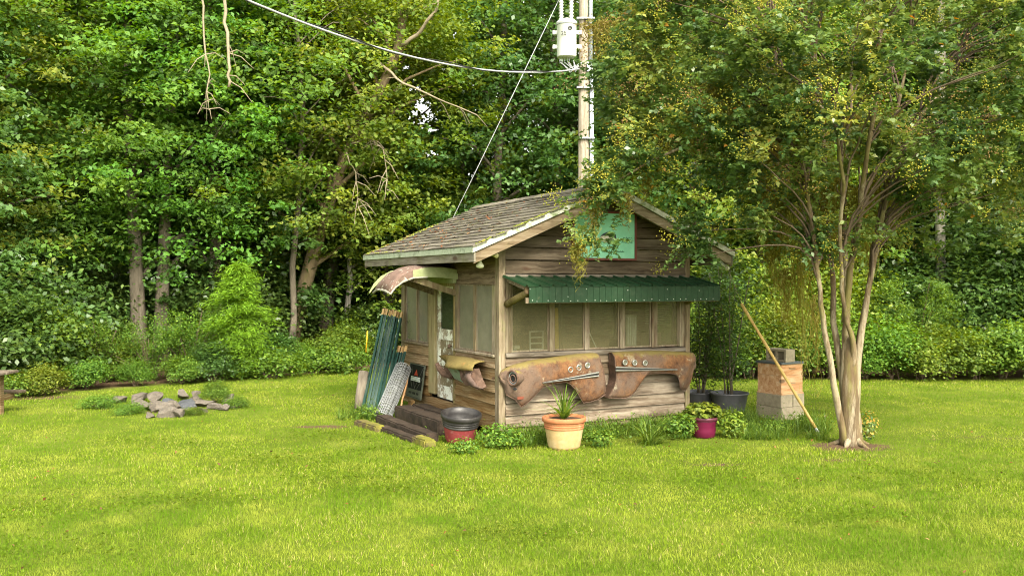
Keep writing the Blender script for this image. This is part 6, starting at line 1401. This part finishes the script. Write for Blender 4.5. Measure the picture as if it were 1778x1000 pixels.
for k, (px, py, Y, w_, h, n, lb) in enumerate(((1031, 352, 11.2, 15, 105, 40, 'thin moss strand hanging before the mint green sign'), (1005, 425, 11.2, 20, 75, 60, 'short moss tuft with a long tail over the green awning'), (1087, 340, 11.4, 14, 60, 35, 'small moss tuft at the far side of the bird sign'),
        (1040, 40, 11.8, 70, 85, 90, 'broad moss curtain beside the utility pole top'), (1110, 20, 11.6, 60, 60, 90, 'wide moss clump near the top edge past the pole'), (1255, 150, 11.2, 60, 150, 200, 'largest moss curtain hanging above the roof slope'), (1205, 190, 11.3, 40, 110, 110, IN), (1150, 210, 11.5, 36, 110, 90, IN), (1330, 250, 12.0, 50, 160, 130, IN),
        (1370, 330, 12.1, 45, 180, 130, IN), (1340, 400, 12.3, 40, 150, 90, IN), (1395, 430, 12.2, 26, 280, 60, 'long thin moss curtain beside the beehive'), (1365, 470, 12.3, 30, 130, 60, IN), (1440, 300, 12.2, 50, 190, 140, IN), (1490, 330, 12.3, 50, 170, 130, IN), (1415, 520, 11.8, 14, 170, 26, 'thin moss wisp hanging down along the outer tan stem'), (1530, 300, 12.4, 40, 150, 80, IN),
        (1545, 200, 12.0, 40, 120, 80, IN), (1480, 200, 12.2, 40, 140, 90, IN), (1120, 300, 11.8, 40, 60, 60, IN), (1350, 290, 12.9, 50, 170, 80, IN), (1400, 350, 12.8, 50, 160, 80, IN), (1450, 380, 12.9, 50, 140, 70, IN), (1510, 380, 12.9, 50, 150, 70, IN), (1420, 230, 12.6, 50, 150, 70, IN), (1560, 340, 12.9, 40, 120, 50, IN), (1090, 240, 11.9, 40, 90, 60, IN))):
    moss(px, py, Y, w_, h, int(n * 1.15), lb, 200 + k)

# ------------------------------------------------------------------ plants round the hut foot
def weed_patch():
    rng = np.random.default_rng(66); P, N_, S_ = [], [], []
    spots = [(hw(x, -.38 + .22 * math.sin(x * 5), 0), .22, .15, 170) for x in np.linspace(.1, 3.3, 18)] + [(hw(3.5 + .3 * q, -.5 - .12 * q, 0), .25, .16, 120) for q in range(5)] + [(hw(-.9, 2.9, 0), .22, .16, 110), (hw(-1.2, 2.3, 0), .18, .1, 80), (hw(-.4, -.25, 0), .25, .16, 150)]
    for (c, r_, h, n) in spots:
        q = rng.normal(size=(n, 3)) * [r_, r_, h * .6]; q[:, 2] = np.abs(q[:, 2]) + .02; P.append(q + np.array(c)); N_.append(np.array([0, 0, .8]) + rng.normal(size=(n, 3)) * .5); S_.append(rng.uniform(.018, .05, n))
    P, N_, S_ = map(np.concatenate, (P, N_, S_)); V, F_ = leaf_geo(rng, P, N_, S_, .6)
    tag(link('ground_weeds', np_mesh('ground_weeds', V, F_, M['leaf_shrub'], rng.random(len(P)))), 'low mixed weeds growing along the foot of the hut', 'weeds', kind='stuff')
    V, F_, R_ = [], [], []; b = 0
    for q in range(330):
        if q < 235: c = hw(rng.uniform(.0, 4.0), -.14 - rng.random() ** 1.3 * .62, 0)
        elif q < 300: c = Vector((*gpt(rng.uniform(1290, 1440), rng.uniform(735, 765)), 0))
        else: c = hw(-1.0 + rng.normal(0, .3), 2.8 + rng.normal(0, .3), 0)
        v, f, r = strap_leaves(rng, 16, .12, .36, .010, 1.3, .05, 4, 1.0); V.append(v + np.array(c)); F_.append(f + b); R_.append(r); b += len(v)
    tag(link('tall_grass', np_mesh('tall_grass', np.concatenate(V), np.concatenate(F_), M['leaf_strap'], np.concatenate(R_))), 'taller unmown grass along the hut and beehive', 'grass', kind='stuff')
weed_patch()
def plant(px, py, label, parts):
    X, Y = gpt(px, py); t = tag(empty('weed_plant', (X, Y, 0)), label, 'plant', 'wild plants round the hut foot')
    for (kind_, args) in parts:
        if kind_ == 'ball': o = leaf_ball(RNG, args[0], args[1], args[2], M[args[3]], 'foliage', t, args[4])
        else:
            V, F_, R_ = strap_leaves(RNG, *args); o = link('strap_foliage', np_mesh('strap_foliage', V, F_, M['leaf_strap'], R_), t)
plant(868, 778, 'bushy green weed below the hut corner post', [('ball', (900, (.34, .22, .16), .045, 'leaf_shrub', (0, 0, .16)))])
plant(805, 788, 'small green weed in front of the black and red pot', [('ball', (420, (.22, .12, .10), .038, 'leaf_shrub', (0, 0, .10)))])
plant(1040, 776, 'leafy weed just past the terracotta pot', [('ball', (380, (.22, .16, .12), .045, 'leaf_shrub', (0, 0, .12)))])
plant(1128, 772, 'strappy lily clump before the front wall', [('strap', (60, .30, .52, .026, 1.5, .10, 6, 1.0))])
plant(1180, 764, 'leafy weed with dry stems beside the magenta pot', [('ball', (420, (.26, .18, .18), .05, 'leaf_shrub', (0, 0, .2)))])
plant(1268, 760, 'pale green leafy weed on the beehive side of the magenta pot', [('ball', (560, (.22, .18, .20), .05, 'leaf_lime', (0, 0, .2)))])
plant(1340, 752, 'low weed tangle in front of the concrete blocks', [('ball', (420, (.35, .16, .10), .035, 'leaf_shrub', (0, 0, .1)))])
plant(1500, 770, 'small leafy sprout at the crape myrtle foot', [('ball', (260, (.13, .12, .20), .045, 'leaf_myrtle', (.06, 0, .24)))])
plant(645, 728, 'weed clump at the foot of the green posts', [('ball', (420, (.28, .2, .12), .04, 'leaf_shrub', (0, 0, .12)))])
